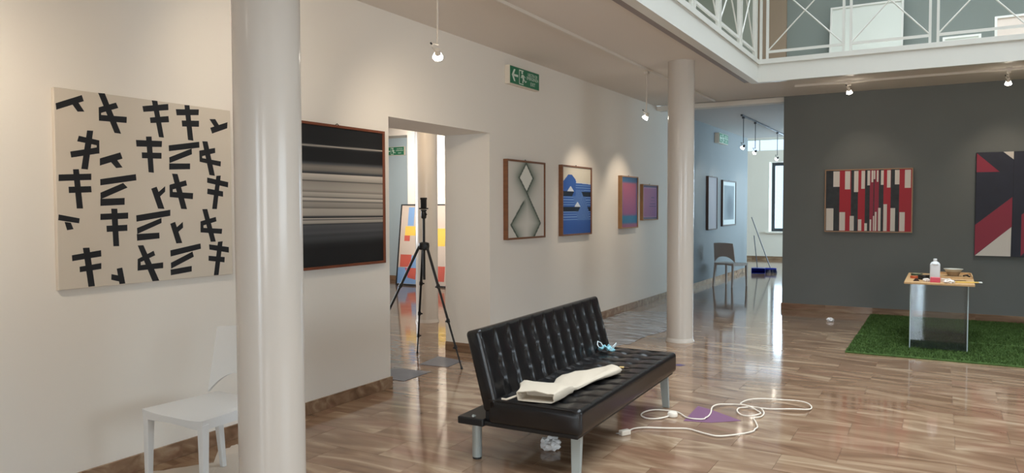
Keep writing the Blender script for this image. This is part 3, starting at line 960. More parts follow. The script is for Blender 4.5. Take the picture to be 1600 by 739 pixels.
for (a, b, c_, d, k) in ((165, 205, 70, 220, 'b'), (150, 240, 225, 300, 'y'), (148, 185, 300, 345, 'r'), (130, 205, 455, 555, 'r'), (205, 265, 460, 560, 'b'), (118, 245, 560, 690, 'b'), (240, 262, 70, 200, 'w'),
                         (280, 340, 90, 240, 'r'), (340, 420, 240, 380, 'y'), (290, 360, 400, 520, 'b'), (360, 430, 540, 660, 'r'), (440, 475, 50, 100, 'b'), (475, 530, 50, 205, 'r'), (443, 475, 155, 210, 'y'), (460, 530, 340, 372, 'r'),
                         (455, 520, 374, 440, 'w'), (465, 530, 442, 500, 'r'), (443, 480, 560, 630, 'm'), (481, 530, 555, 610, 'g'), (445, 490, 636, 680, 'y'), (440, 530, 682, 692, 'r')):
    MB().prism([(lx_(a), lz_(d)), (lx_(b), lz_(d)), (lx_(b), lz_(c_)), (lx_(a), lz_(c_))], LQ, 0.0, 0.002).build('colour_patch', PX[k], lp)
for q, k in (([(165, 562), (215, 562), (240, 650), (190, 640)], 'm'), ([(205, 562), (242, 562), (242, 655), (186, 640)], 'r')):
    MB().prism([(lx_(a), lz_(b)) for a, b in q], LQ, 0.0, 0.003 + (0.001 if k == 'r' else 0)).build('colour_patch', PX[k], lp)
ring = MB()
N = 20
for i in range(N):
    t0, t1 = 2 * math.pi * i / N, 2 * math.pi * (i + 1) / N
    def E(t, s): return (lx_(487) + s * (0.052 * math.cos(t) + 0.02 * math.sin(t)), lz_(407) + s * 0.062 * math.sin(t))
    ring.prism([E(t0, 1), E(t1, 1), E(t1, 0.62), E(t0, 0.62)], LQ, 0.0, 0.0032)
ring.build('ring_mark', PX['g'], lp)

# ================================================================== EXIT SIGNS
GREEN = mat('sign_green', S(22, 112, 78), 0.4)
SIGNW = mat('sign_white', S(214, 226, 214), 0.4)
HOUS = mat('sign_housing', S(226, 216, 200), 0.4)


def exit_sign(label, loc, L, H, D, right, out):
    """right: direction of reading, out: outward normal; loc is the base middle on the wall"""
    t = thing('exit_sign', label, 'exit sign', loc)
    R_, O_ = Vector(right), Vector(out)

    def P(a, b, h):
        v = R_ * a + O_ * h
        return (v.x, v.y, b)
    MB().prism([(-L / 2, 0), (L / 2, 0), (L / 2, H), (-L / 2, H)], P, 0.0, D - 0.003).build('housing', HOUS, t, bevel=0.004, seg=2)
    gf = MB().prism([(-L / 2 + 0.008, 0.008), (L / 2 - 0.012, 0.008), (L / 2 - 0.012, H - 0.008), (-L / 2 + 0.008, H - 0.008)], P, D - 0.004, D).build('green_face', GREEN, t)
    k = H / 0.19
    x0 = -L / 2

    def strokes(name, quads):
        mb = MB()
        for q in quads:
            mb.prism([(x0 + a * L, b * H) for a, b in q], P, D - 0.001, D + 0.0012)
        mb.build(name, SIGNW, gf)
    strokes('arrow', [[(0.06, 0.5), (0.13, 0.82), (0.175, 0.82), (0.115, 0.5)], [(0.06, 0.5), (0.115, 0.5), (0.175, 0.18), (0.13, 0.18)], [(0.09, 0.44), (0.26, 0.44), (0.26, 0.56), (0.09, 0.56)]])
    strokes('doorway_symbol', [[(0.295, 0.14), (0.31, 0.14), (0.31, 0.88), (0.295, 0.88)], [(0.31, 0.82), (0.44, 0.82), (0.44, 0.88), (0.31, 0.88)], [(0.30, 0.10), (0.44, 0.10), (0.44, 0.15), (0.30, 0.15)]])
    hd = [(0.395 + 0.026 * math.cos(a * 0.628), 0.745 + 0.075 * math.sin(a * 0.628)) for a in range(10)]
    strokes('running_figure', [hd, [(0.37, 0.62), (0.43, 0.66), (0.47, 0.40), (0.42, 0.38)], [(0.35, 0.46), (0.375, 0.44), (0.40, 0.60), (0.38, 0.62)], [(0.43, 0.65), (0.44, 0.60), (0.50, 0.50), (0.50, 0.55)],
                              [(0.43, 0.42), (0.47, 0.40), (0.53, 0.28), (0.50, 0.25)], [(0.50, 0.25), (0.53, 0.28), (0.55, 0.36), (0.53, 0.37)], [(0.42, 0.42), (0.45, 0.40), (0.43, 0.20), (0.40, 0.20)]])
    mx = Matrix((R_, Vector((0, 0, 1)), O_)).transposed().to_4x4()
    for body, zz, sz, xx in (('USCITA DI', 0.74, 0.048, 0.75), ('EMERGENZA', 0.54, 0.048, 0.75), ('EXIT', 0.25, 0.056, 0.76)):
        p = R_ * (x0 + xx * L) + Vector((0, 0, zz * H)) + O_ * D
        text_mesh('lettering', body, sz * k * L / 0.66 * 0.95, SIGNW, gf, Matrix.Translation(p) @ mx)
    return t


exit_sign('green emergency exit sign with left arrow above the framed paintings', (XW, 7.09, 2.80), 0.66, 0.195, 0.062, (0, 1, 0), (1, 0, 0))
exit_sign('green exit sign on the blue-grey recess wall seen through the doorway', (-9.87, 12.3, 2.60), 0.50, 0.18, 0.05, (1, 0, 0), (0, -1, 0))
exit_sign('pale emergency exit sign high on the passage wall', (XW, 15.4, 2.80), 0.70, 0.2, 0.10, (0, 1, 0), (1, 0, 0))

# ================================================================== TRACK LIGHTS
LAMPM = mat('lamp_white', S(220, 212, 200), 0.4)
BULB = emit('halogen_bulb', (1.0, 0.90, 0.76, 1), 30.0)
DKM = mat('black_metal', S(30, 29, 30), 0.4, 0.5)
GREYM = mat('grey_metal_lamp', S(96, 100, 106), 0.4, 0.5, metal=0.4)


def track(label, p0, p1, material, name='light_track'):
    mb = MB()
    p0, p1 = Vector(p0), Vector(p1)
    w_ = 0.017
    if abs(p1.y - p0.y) > abs(p1.x - p0.x):
        mb.box(p0.x - w_, p0.x + w_, p0.y, p1.y, p0.z - 0.03, p0.z)
    else:
        mb.box(p0.x, p1.x, p0.y - w_, p0.y + w_, p0.z - 0.03, p0.z)
    return tag(mb.build(name, material, bevel=0.003, seg=1), label, 'light track')


track('white ceiling light track running along the white wall', (-3.0, -2.0, CH), (-3.03, 11.3, CH), LAMPM)
track('white ceiling light track in front of the dark wall', (-1.72, 10.5, CH), (3.4, 10.5, CH), LAMPM)
track('dark ceiling light track in the passage', (-3.05, 13.3, CH), (-3.05, 17.8, CH), GREYM)


def spot(label, base, head, aim, watts, group, rod=0.0065, material=LAMPM, blend=0.6, cone=62, col=(1.0, 0.84, 0.66)):
    """head hangs on a thin rod from the track; aim is the point it lights"""
    hx, hy, hz = head
    t = thing('spotlight', label, 'spotlight', (hx, hy, hz + 0.06), group=group)
    H_ = Vector((0, 0, -0.06))
    d = (Vector(aim) - Vector(head)).normalized()
    MB().cyl((0, 0, 0.0), (0, 0, base - hz - 0.06), rod, n=10).build('rod', material, t, smooth=True)
    MB().box(-0.022, 0.022, -0.03, 0.03, base - hz - 0.062 - 0.028, base - hz - 0.061).build('track_adapter', material, t, bevel=0.003, seg=1)
    b = MB()
    b.path([(0, 0, 0.004), (-0.02, -0.022, 0.006), (-0.026, -0.03, -0.02), H_ - d * 0.03 + Vector((-0.012, -0.014, 0))], 0.004, 6)
    bk = b.build('bracket', material, t)
    MB().cyl((-0.026, -0.03, 0.0), (-0.034, -0.038, 0.012), 0.006, n=8).build('tilt_knob', DKM, bk)
    lh = MB().cyl(H_ - d * 0.04, H_ + d * 0.005, 0.016, 0.024, n=16).build('lamp_holder', material, t, smooth=True)
    prof = [(0.024, 0.0), (0.027, 0.012), (0.034, 0.03), (0.036, 0.036)]
    q = d.to_track_quat('Z', 'Y').to_matrix().to_4x4()
    rings = []
    for r, z in prof:
        rings.append([H_ + (q @ Vector((r * math.cos(2 * math.pi * k / 20), r * math.sin(2 * math.pi * k / 20), z))) for k in range(20)])
    MB().ring_tube(rings).build('bulb', BULB, lh, smooth=True)
    l = bpy.data.lights.new('spot_beam', 'SPOT')
    l.energy = watts
    l.color = col
    l.spot_size = math.radians(cone)
    l.spot_blend = blend
    l.shadow_soft_size = 0.035
    lo = bpy.data.objects.new('spot_beam', l)
    COL.objects.link(lo)
    lo.parent = t
    lo.location = H_ + d * 0.045
    lo.rotation_euler = d.to_track_quat('-Z', 'Y').to_euler()
    return t


G1 = 'spotlights on the wall track'
TZ = CH - 0.03
spot('spotlight on a long rod above the doorway, nearest in view', TZ, (-3.0, 4.195, 2.555), (-3.98, 5.6, 1.6), 34, G1, cone=115, blend=1.0)
spot('spotlight on a long rod left of the far column', TZ, (-3.02, 8.40, 2.575), (-3.98, 8.65, 1.45), 34, G1, cone=74, blend=0.7)
spot('spotlight on a long rod hidden behind the far column', TZ, (-3.03, 9.85, 2.575), (-3.98, 9.95, 1.45), 34, G1, cone=70, blend=0.7)
spot('spotlight near the camera lighting the black sign canvas', TZ, (-3.0, 0.95, 2.6), (-3.98, 1.75, 1.8), 70, G1, cone=95, blend=1.0)
spot('spotlight near the camera lighting the banded painting', TZ, (-3.0, 2.55, 2.78), (-3.98, 4.4, 1.8), 38, G1, cone=120, blend=1.0)
G2 = 'spotlights in front of the dark wall'
spot('short spotlight above the red striped painting', TZ, (-1.06, 10.5, 2.995), (-0.9, 11.5, 1.7), 14, G2, cone=70, blend=0.9)
spot('short spotlight above the navy painting', TZ, (0.645, 10.5, 2.965), (0.7, 11.5, 1.7), 22, G2, cone=70, blend=0.9)
G3 = 'spotlights in the passage'
for k, (y, z) in enumerate(((13.45, 2.57), (14.41, 2.54), (16.57, 2.54))):
    spot(['first spotlight on the passage track, nearest the dark wall', 'middle spotlight on the passage track', 'farthest spotlight on the passage track'][k], TZ, (-3.05, y, z), (-3.98, y + 0.8, 1.7), 25, G3, material=GREYM, col=(1, 0.9, 0.75))
spot('added unseen spotlight brightening the side room back wall and patchwork painting', TZ, (-8.2, 9.9, 2.7), (-8.3, 11.75, 2.1), 280, 'added fill spotlights of the side room', cone=100, col=(1, 0.9, 0.78))  # unseen lamp added to brighten the back wall
spot('added unseen spotlight warming the side room column', TZ, (-5.4, 7.0, 2.7), (-6.0, 8.2, 1.4), 40, 'added fill spotlights of the side room', cone=100, col=(1, 0.78, 0.55))  # unseen lamp added to warm the tone of the column

# ================================================================== SOFA
LEATHER = mat('black_leather', S(19, 18, 19), 0.27, 0.5, bump=0.05, bscale=40)
CHROME = mat('satin_metal_leg', S(168, 174, 170), 0.4, 0.5, metal=0.25)
BLKW = mat('black_wood', S(24, 23, 23), 0.4, 0.4)
sofa = thing('sofa_bed', 'black tufted faux-leather sofa bed with metal legs', 'sofa', (-2.075, 4.53, 0), 0.030)
SL = 0.92     # half length
PAN = 11      # quilted panels


def seamfac(y):
    """0 on a seam, 1 in the middle of a panel"""
    f = ((y + SL) / (2 * SL) * PAN) % 1.0
    d = min(f, 1 - f) * (2 * SL / PAN)
    return d


def loft_cushion(name, section, parent, tuft, mp):
    """section(list of (a,b,weight)) closed loop; lofted along y with rounded ends; tuft(a,b,y)->depth along normal"""
    ys = []
    n = PAN * 24
    for i in range(n + 1):
        ys.append(-SL + 0.02 + (2 * SL - 0.04) * i / n)
    ends = [(-SL, 0.022), (-SL + 0.006, 0.010), (-SL + 0.014, 0.003)]
    st = [(y, s) for y, s in ends] + [(y, 0) for y in ys] + [(-y, s) for y, s in reversed(ends)]
    ca = sum(p[0] for p in section) / len(section)
    cb = sum(p[1] for p in section) / len(section)
    rings = []
    for y, ins in st:
        r = []
        for (a, b, na, nb, wt) in section:
            dpt = wt * tuft(a, b, y) if ins == 0 else 0
            ia = a - na * (ins + dpt)
            ib = b - nb * (ins + dpt)
            r.append(mp(ia, y, ib))
        rings.append(r)
    return MB().ring_tube(rings).build(name, LEATHER, parent, smooth=True)


def rounded_section(a0, a1, b0, b1, r, top_n, side_n, faces):
    """rounded rectangle loop (a,b,normal a,normal b,weight); faces: weights for (bottom, front, top, back)"""
    pts = []

    def edge(p, q, nrm, n, wt):
        for i in range(n):
            t = i / n
            pts.append((p[0] + (q[0] - p[0]) * t, p[1] + (q[1] - p[1]) * t, nrm[0], nrm[1], wt))

    def arc(c_, a_s, wt0, wt1):
        for i in range(4):
            t = a_s + math.pi / 2 * i / 4
            pts.append((c_[0] + r * math.cos(t), c_[1] + r * math.sin(t), math.cos(t), math.sin(t), wt0 + (wt1 - wt0) * i / 4))
    edge((a0 + r, b0), (a1 - r, b0), (0, -1), 3, faces[0])
    arc((a1 - r, b0 + r), -math.pi / 2, faces[0], faces[1])
    edge((a1, b0 + r), (a1, b1 - r), (1, 0), side_n, faces[1])
    arc((a1 - r, b1 - r), 0, faces[1], faces[2])
    edge((a1 - r, b1), (a0 + r, b1), (0, 1), top_n, faces[2])
    arc((a0 + r, b1 - r), math.pi / 2, faces[2], faces[3])
    edge((a0, b1 - r), (a0, b0 + r), (-1, 0), side_n, faces[3])
    arc((a0 + r, b0 + r), math.pi, faces[3], faces[0])
    return pts


def seamvar(y, row):
    k = round((y + SL) / (2 * SL) * PAN)
    return 0.55 + 0.9 * random.Random(k * 31 + row * 7 + 5).random()


def tuft_seat(a, b, y):
    d = seamfac(y)
    rows = (-0.10, 0.06, 0.22)
    near, row = min((abs(a - q), i) for i, q in enumerate(rows))
    pin = math.exp(-(near / 0.045) ** 2) * seamvar(y, row)
    seam = math.exp(-(d / 0.016) ** 2) * (0.012 + 0.014 * pin)
    if a > 0.30:
        seam *= max(0, 1 - (a - 0.30) / 0.08) * 1.6
    puff = -0.006 * math.cos(math.pi * min(1, near / 0.08)) * -1
    return seam + 0.010 * math.exp(-(d / 0.05) ** 2) * pin + 0.005 * math.exp(-(near / 0.05) ** 2)


sec = rounded_section(-0.20, 0.385, 0.262, 0.412, 0.028, 26, 5, (0, 0.25, 1, 0))
loft_cushion('seat', sec, sofa, tuft_seat, lambda a, y, b: (a, y, b))

# reclined back: local (thickness a, height b)
BA = math.atan2(0.125, 0.455)


def back_map(a, y, b):
    return (-0.175 - b * math.sin(BA) + a * math.cos(BA), y, 0.335 + b * math.cos(BA) + a * math.sin(BA))


def tuft_back(a, b, y):
    d = seamfac(y)
    rows = (0.10, 0.23, 0.36)
    near, row = min((abs(b - q), i) for i, q in enumerate(rows))
    pin = math.exp(-(near / 0.05) ** 2) * seamvar(y, row + 5)
    edge = sstep(0.0, 0.05, b) * sstep(0.475, 0.42, b)
    return (math.exp(-(d / 0.016) ** 2) * (0.012 + 0.014 * pin) + 0.010 * math.exp(-(d / 0.05) ** 2) * pin) * edge


sec = rounded_section(-0.052, 0.052, 0.0, 0.475, 0.024, 3, 22, (0, 1, 0.1, 0))
loft_cushion('backrest', sec, sofa, tuft_back, back_map)
# seat trim: welt seam on the near and far side, base board and rear rail
MB().box(-0.395, 0.36, -SL + 0.012, SL - 0.012, 0.243, 0.268).build('base_board', BLKW, sofa, bevel=0.006, seg=2)
MB().box(-0.40, -0.225, -SL - 0.004, SL + 0.004, 0.238, 0.282).build('rear_rail', BLKW, sofa, bevel=0.008, seg=2)
for s in (-1, 1):
    MB().box(-0.235, -0.15, s * (SL - 0.05) - 0.006, s * (SL - 0.05) + 0.006, 0.27, 0.37).build('hinge', DKM, sofa)
    MB().path([(-0.19, s * (SL + 0.001), 0.402), (0.33, s * (SL + 0.001), 0.402), (0.365, s * (SL + 0.0), 0.392), (0.375, s * (SL), 0.36), (0.375, s * SL, 0.275)], 0.0035, 6).build('piping', LEATHER, sofa, smooth=True)
MB().cyl((-0.30, -SL + 0.03, 0.285), (-0.30, -SL + 0.01, 0.292), 0.008, n=8).build('bolt', CHROME, sofa)
for s in (-1, 1):
    # round rear legs, flat splayed front legs
    rl = MB().cyl((-0.345, s * (SL - 0.13), 0.012), (-0.345, s * (SL - 0.13), 0.245), 0.029, n=20).build('rear_leg', CHROME, sofa, smooth=True)
    MB().cyl((-0.345, s * (SL - 0.13), 0.0), (-0.345, s * (SL - 0.13), 0.012), 0.027, n=20).build('leg_cap', DKM, rl)
    y = s * (SL - 0.10)
    lg = MB()
    bot = [(0.302, y - 0.012 + s * 0.03, 0), (0.352, y - 0.012 + s * 0.03, 0), (0.352, y + 0.012 + s * 0.03, 0), (0.302, y + 0.012 + s * 0.03, 0)]
    top = [(0.285, y - 0.014, 0.25), (0.350, y - 0.014, 0.25), (0.350, y + 0.014, 0.25), (0.285, y + 0.014, 0.25)]
    lg.ring_tube([bot, top]).build('front_leg', CHROME, sofa, bevel=0.003, seg=1)

# ---- things on and under the sofa
CLOTH = mat('cream_cotton', S(200, 187, 168), 0.85, 0.15, bump=0.15, bscale=90)
bag = thing('cloth_bag', 'cream cotton bag lying crumpled on the sofa seat', 'bag', (-1.95, 4.05, 0.414))
stn = [(3.645, -2.062, -1.847, .058, 0), (3.70, -2.08, -1.846, .063, 0), (3.77, -2.105, -1.846, .066, .003), (3.84, -2.145, -1.85, .064, .006), (3.89, -2.155, -1.853, .056, .008), (3.93, -2.10, -1.855, .046, .004), (3.975, -2.035, -1.855, .036, 0),
       (4.05, -2.03, -1.85, .032, .0), (4.14, -2.06, -1.845, .038, .004), (4.24, -2.07, -1.838, .044, .003), (4.32, -2.04, -1.83, .045, 0), (4.40, -1.985, -1.815, .042, 0), (4.48, -1.955, -1.80, .048, 0), (4.54, -1.93, -1.80, .050, 0), (4.58, -1.91, -1.82, .03, 0)]
rings = []
NB = 28
for i, (y, xa, xb, h, wob) in enumerate(stn):
    cx_, hw = (xa + xb) / 2, (xb - xa) / 2
    r = []
    for k in range(NB):
        t = 2 * math.pi * k / NB
        e = 0.22 if y < 3.9 else 0.6
        ca, sa = math.cos(t), math.sin(t)
        px_ = math.copysign(abs(ca) ** e, ca) * hw
        pz = (math.copysign(abs(sa) ** (e + 0.1), sa) * 0.5 + 0.5) * h
        if sa > 0:
            pz += 0.006 * math.sin(px_ * 38 + y * 21) * abs(sa) + 0.004 * math.sin(px_ * 70 - y * 55) * abs(sa)
        r.append((cx_ + px_ + 0.004 * math.sin(y * 60 + k), y + 0.2 * px_, 0.4145 + max(0.0, pz)))
    rings.append(r)
inner = []
y, xa, xb, h, _ = stn[0]
ob = MB()
ob.ring_tube(rings, cap0=False)
n0 = len(ob.v)
rin = [((p[0] - (xa + xb) / 2) * 0.95 + (xa + xb) / 2, p[1] + 0.0, 0.4145 + h * 0.5 + (p[2] - 0.4145 - h * 0.5) * 0.86) for p in rings[0]]
rin2 = [((p[0] - (xa + xb) / 2) * 0.93 + (xa + xb) / 2, p[1] + 0.10, 0.4145 + h * 0.5 + (p[2] - 0.4145 - h * 0.5) * 0.6) for p in rings[0]]
ob.ring_tube([rings[0], rin], cap0=False, cap1=False)
ob.ring_tube([rin, rin2], cap0=False, cap1=True)
ob.build('bag_body', CLOTH, bag, smooth=True, world=True)
MB().path([(-2.055, 3.66, 0.445), (-2.085, 3.62, 0.432), (-2.115, 3.60, 0.42), (-2.145, 3.60, 0.42)], 0.006, 8).build('strap', CLOTH, bag, smooth=True, world=True)

fm = thing('face_mask', 'light blue face mask on the far end of the sofa seat', 'face mask', (-2.175, 5.20, 0.41))
MASK = mat('mask_blue', S(146, 196, 206), 0.8, 0.2)
vs, fs = [], []
for i in range(9):
    for j in range(9):
        u, v = i / 8 - 0.5, j / 8 - 0.5
        vs.append((u * 0.10, v * 0.085 + 0.03 * u + 0.008 * math.sin(i * 2.4), 0.016 + 0.035 * (1 - (2 * u) ** 2) * (0.6 + 0.4 * math.sin(i * 1.7 + j)) + 0.010 * math.sin(j * 2.2) + 0.012 * (0.5 - u)))
for i in range(8):
    for j in range(8):
        a = i * 9 + j
        fs.append((a, a + 9, a + 10, a + 1))
mk = MB().add(vs, fs).build('pleated_cloth', MASK, fm, smooth=True)
so = mk.modifiers.new('thickness', 'SOLIDIFY'); so.thickness = 0.003
for s in (-1, 1):
    MB().path([(s * 0.04, 0.03, 0.03), (s * 0.062, 0.035, 0.062), (s * 0.075, 0.0, 0.078), (s * 0.064, -0.03, 0.058), (s * 0.04, -0.03, 0.024)], 0.0035, 6).build('ear_loop', mat('mask_loop', S(226, 236, 238), 0.6), fm, smooth=True)
br = thing('paint_brush', 'small dark brush with metal tip on the sofa seat', 'brush', (-1.89, 4.69, 0.413), 0.3)
MB().cyl((-0.10, 0.0, 0.008), (0.02, 0, 0.008), 0.005, 0.007, n=10).build('handle', mat('brown_handle', S(84, 54, 34), 0.5), br, smooth=True)
MB().cyl((0.02, 0, 0.009), (0.05, 0, 0.009), 0.009, n=10).build('ferrule', mat('brass', S(196, 168, 112), 0.3, metal=0.8), br, smooth=True)
MB().cyl((0.05, 0, 0.009), (0.085, 0, 0.007), 0.009, 0.004, n=10).build('bristles', mat('bristle', S(60, 44, 34), 0.8), br, smooth=True)


def crumple(name, label, loc, r, material, seed, flat=0.6, cat='tissue'):
    rnd = random.Random(seed)
    bm = bmesh.new()
    bmesh.ops.create_icosphere(bm, subdivisions=3, radius=r)
    for v in bm.verts:
        k = 0.72 + 0.5 * rnd.random()
        v.co = v.co * k
        v.co.z = max(0.0, v.co.z * flat + r * flat * 0.75)
    me = bpy.data.meshes.new(name)
    bm.to_mesh(me); bm.free()
    me.materials.append(material)
    o = bpy.data.objects.new(name, me)
    COL.objects.link(o)
    o.location = loc
    return tag(o, label, cat)


TISSUE = mat('white_tissue', S(226, 224, 222), 0.8, 0.2)
crumple('crumpled_tissue', 'crumpled white tissue on the floor under the sofa', (-2.09, 4.10, 0), 0.062, TISSUE, 3, 0.7)
crumple('crumpled_tissue', 'small white tissue on the floor near the dark wall', (-1.25, 10.55, 0), 0.045, TISSUE, 5, 0.6)

# ================================================================== CABLE, PAPERS, PLASTIC SHEETS
CABLE = [(-1.79, 4.633), (-1.782, 4.725), (-1.721, 4.791), (-1.594, 4.845), (-1.469, 4.902), (-1.392, 4.879), (-1.314, 4.849), (-1.245, 4.842), (-1.171, 4.905), (-1.103, 4.994), (-1.065, 5.077), (-1.063, 5.176), (-1.095, 5.274), (-1.126, 5.353), (-1.095, 5.445), (-1.095, 5.548), (-1.149, 5.649), (-1.226, 5.66), (-1.275, 5.595), (-1.272, 5.489), (-1.223, 5.424), (-1.149, 5.415), (-1.114, 5.475), (-1.124, 5.557), (-1.197, 5.639), (-1.282, 5.684), (-1.305, 5.756), (-1.279, 5.841), (-1.182, 5.931), (-1.079, 6.0), (-0.966, 6.005), (-0.86, 5.961), (-0.817, 5.874), (-0.845, 5.778), (-0.966, 5.715), (-1.083, 5.686), (-1.229, 5.67), (-1.28, 5.674), (-1.358, 5.681), (-1.421, 5.623), (-1.457, 5.514), (-1.431, 5.358), (-1.425, 5.209), (-1.473, 5.163), (-1.548, 5.165), (-1.624, 5.249), (-1.685, 5.278), (-1.807, 5.252), (-1.858, 5.17), (-1.853, 5.068), (-1.786, 5.006), (-1.711, 5.048), (-1.668, 5.147)]


def catmull(pts, n=6):
    out = []
    for i in range(len(pts) - 1):
        p0, p1, p2, p3 = pts[max(0, i - 1)], pts[i], pts[i + 1], pts[min(len(pts) - 1, i + 2)]
        for k in range(n):
            t = k / n
            out.append(tuple(0.5 * ((2 * p1[j]) + (-p0[j] + p2[j]) * t + (2 * p0[j] - 5 * p1[j] + 4 * p2[j] - p3[j]) * t * t + (-p0[j] + 3 * p1[j] - 3 * p2[j] + p3[j]) * t ** 3) for j in range(2)))
    out.append(pts[-1])
    return out


cab = thing('extension_cord', 'white extension cord lying in loops on the marble floor', 'cord', (-1.3, 5.3, 0))
CABM = mat('white_cable', S(226, 214, 198), 0.45)
sm = catmull(CABLE)
nn = len(sm)
MB().path([(x, y, 0.0095 + 0.010 * (0.5 + 0.5 * math.sin(i * 0.35)) * (1 if 60 < i < nn - 60 else 0)) for i, (x, y) in enumerate(sm)], 0.005, 8).build('cable', CABM, cab, smooth=True, world=True)
e0, e1 = Vector((CABLE[0][0], CABLE[0][1], 0.02)), Vector((CABLE[-1][0], CABLE[-1][1], 0.02))
pg = MB().box(-0.045, 0.03, -0.02, 0.02, 0.0, 0.034)
pg.v = [(e0.x + p[0] * 0.5 + p[1] * 0.87, e0.y - 0.03 + p[0] * 0.87 - p[1] * 0.5, p[2]) for p in pg.v]
pl1 = pg.build('plug', CABM, cab, world=True, bevel=0.006)
pins = MB()
for s in (-0.009, 0, 0.009):
    pins.cyl((e0.x - 0.025 + s, e0.y - 0.07, 0.017), (e0.x - 0.035 + s, e0.y - 0.09, 0.017), 0.002, n=6)
pins.build('pins', mat('steel_pin', S(190, 190, 190), 0.3, metal=0.9), pl1, world=True)
MB().lathe([(0.03, 0.0), (0.036, 0.006), (0.036, 0.026), (0.03, 0.034), (0.02, 0.036)], c=(e1.x + 0.015, e1.y + 0.02, 0)).build('socket', CABM, cab, smooth=True, world=True)


def sheet(name, label, poly, material, z=0.002, cat='paper', wob=0.0):
    cx_ = sum(p[0] for p in poly) / len(poly); cy_ = sum(p[1] for p in poly) / len(poly)
    t = MB().prism([(a - cx_, b - cy_) for a, b in poly], lambda a, b, h: (a, b, h), 0.0, z)
    o = t.build(name, material)
    o.location = (cx_, cy_, 0.0005)
    return tag(o, label, cat)


sheet('paper_sheet', 'purple paper sheet on the floor under the white cord', [(-1.551, 5.10), (-1.575, 5.54), (-1.455, 5.48), (-1.20, 5.30), (-1.371, 5.15)], mat('purple_paper', S(116, 76, 104), 0.6))
sheet('paper_scrap', 'small dark violet paper scrap behind the far sofa corner', [(-2.20, 6.88), (-2.16, 6.95), (-2.09, 6.93), (-2.13, 6.87)], mat('violet_paper', S(84, 74, 108), 0.6))


FILM = clear('milky_plastic_film', (0.96, 0.96, 0.98, 1), haze=0.24, rough=0.12)


def film(label, poly, z, seed, name='plastic_sheet', material=None, cat='plastic sheet'):
    cx_ = sum(p[0] for p in poly) / len(poly); cy_ = sum(p[1] for p in poly) / len(poly)
    rnd = random.Random(seed)
    bm = bmesh.new()
    # subdivided fan of the outline with small wrinkles
    rings_ = 9
    pts = []
    P_ = [(a - cx_, b - cy_) for a, b in poly]
    dense = []
    for i in range(len(P_)):
        a, b = P_[i], P_[(i + 1) % len(P_)]
        for k in range(6):
            t = k / 6
            dense.append((a[0] + (b[0] - a[0]) * t + rnd.uniform(-.012, .012), a[1] + (b[1] - a[1]) * t + rnd.uniform(-.012, .012)))
    n = len(dense)
    vs = [(0, 0, z)]
    for r in range(1, rings_ + 1):
        for (a, b) in dense:
            s = r / rings_
            x, y = a * s, b * s
            vs.append((x, y, 0.001 + (z * (0.5 + 0.5 * math.sin(x * 9 + y * 5 + seed) * math.sin(y * 7 - x * 4)) if r < rings_ else 0) + rnd.uniform(0, 0.003)))
    fs = [(0, 1 + i, 1 + (i + 1) % n) for i in range(n)]
    for r in range(rings_ - 1):
        for i in range(n):
            a = 1 + r * n + i
            b = 1 + r * n + (i + 1) % n
            fs.append((a, a + n, b + n, b))
    o = MB().add(vs, fs).build(name, material or FILM, smooth=True)
    o.location = (cx_, cy_, 0)
    return tag(o, label, cat)


film('milky plastic sheet spread on the floor along the wall behind the sofa', [(-3.93, 9.2), (-3.95, 10.1), (-3.75, 10.25), (-3.40, 10.45), (-2.92, 9.5), (-2.86, 8.9), (-2.97, 8.30), (-2.96, 7.74), (-3.04, 7.48), (-3.2, 7.25), (-3.6, 7.6), (-3.85, 8.4)], 0.018, 2)
film('pale protective paper sheet on the floor under the white plastic chair', [(-3.86, 3.20), (-3.86, 3.06), (-3.72, 3.03), (-3.70, 2.91), (-3.88, 2.62), (-3.9, 2.2), (-3.5, 1.9), (-2.85, 2.2), (-2.85, 2.55), (-3.1, 2.9), (-3.4, 3.1)], 0.003, 4, 'paper_sheet', mat('pale_paper', S(200, 188, 174), 0.6, 0.3), 'paper sheet')

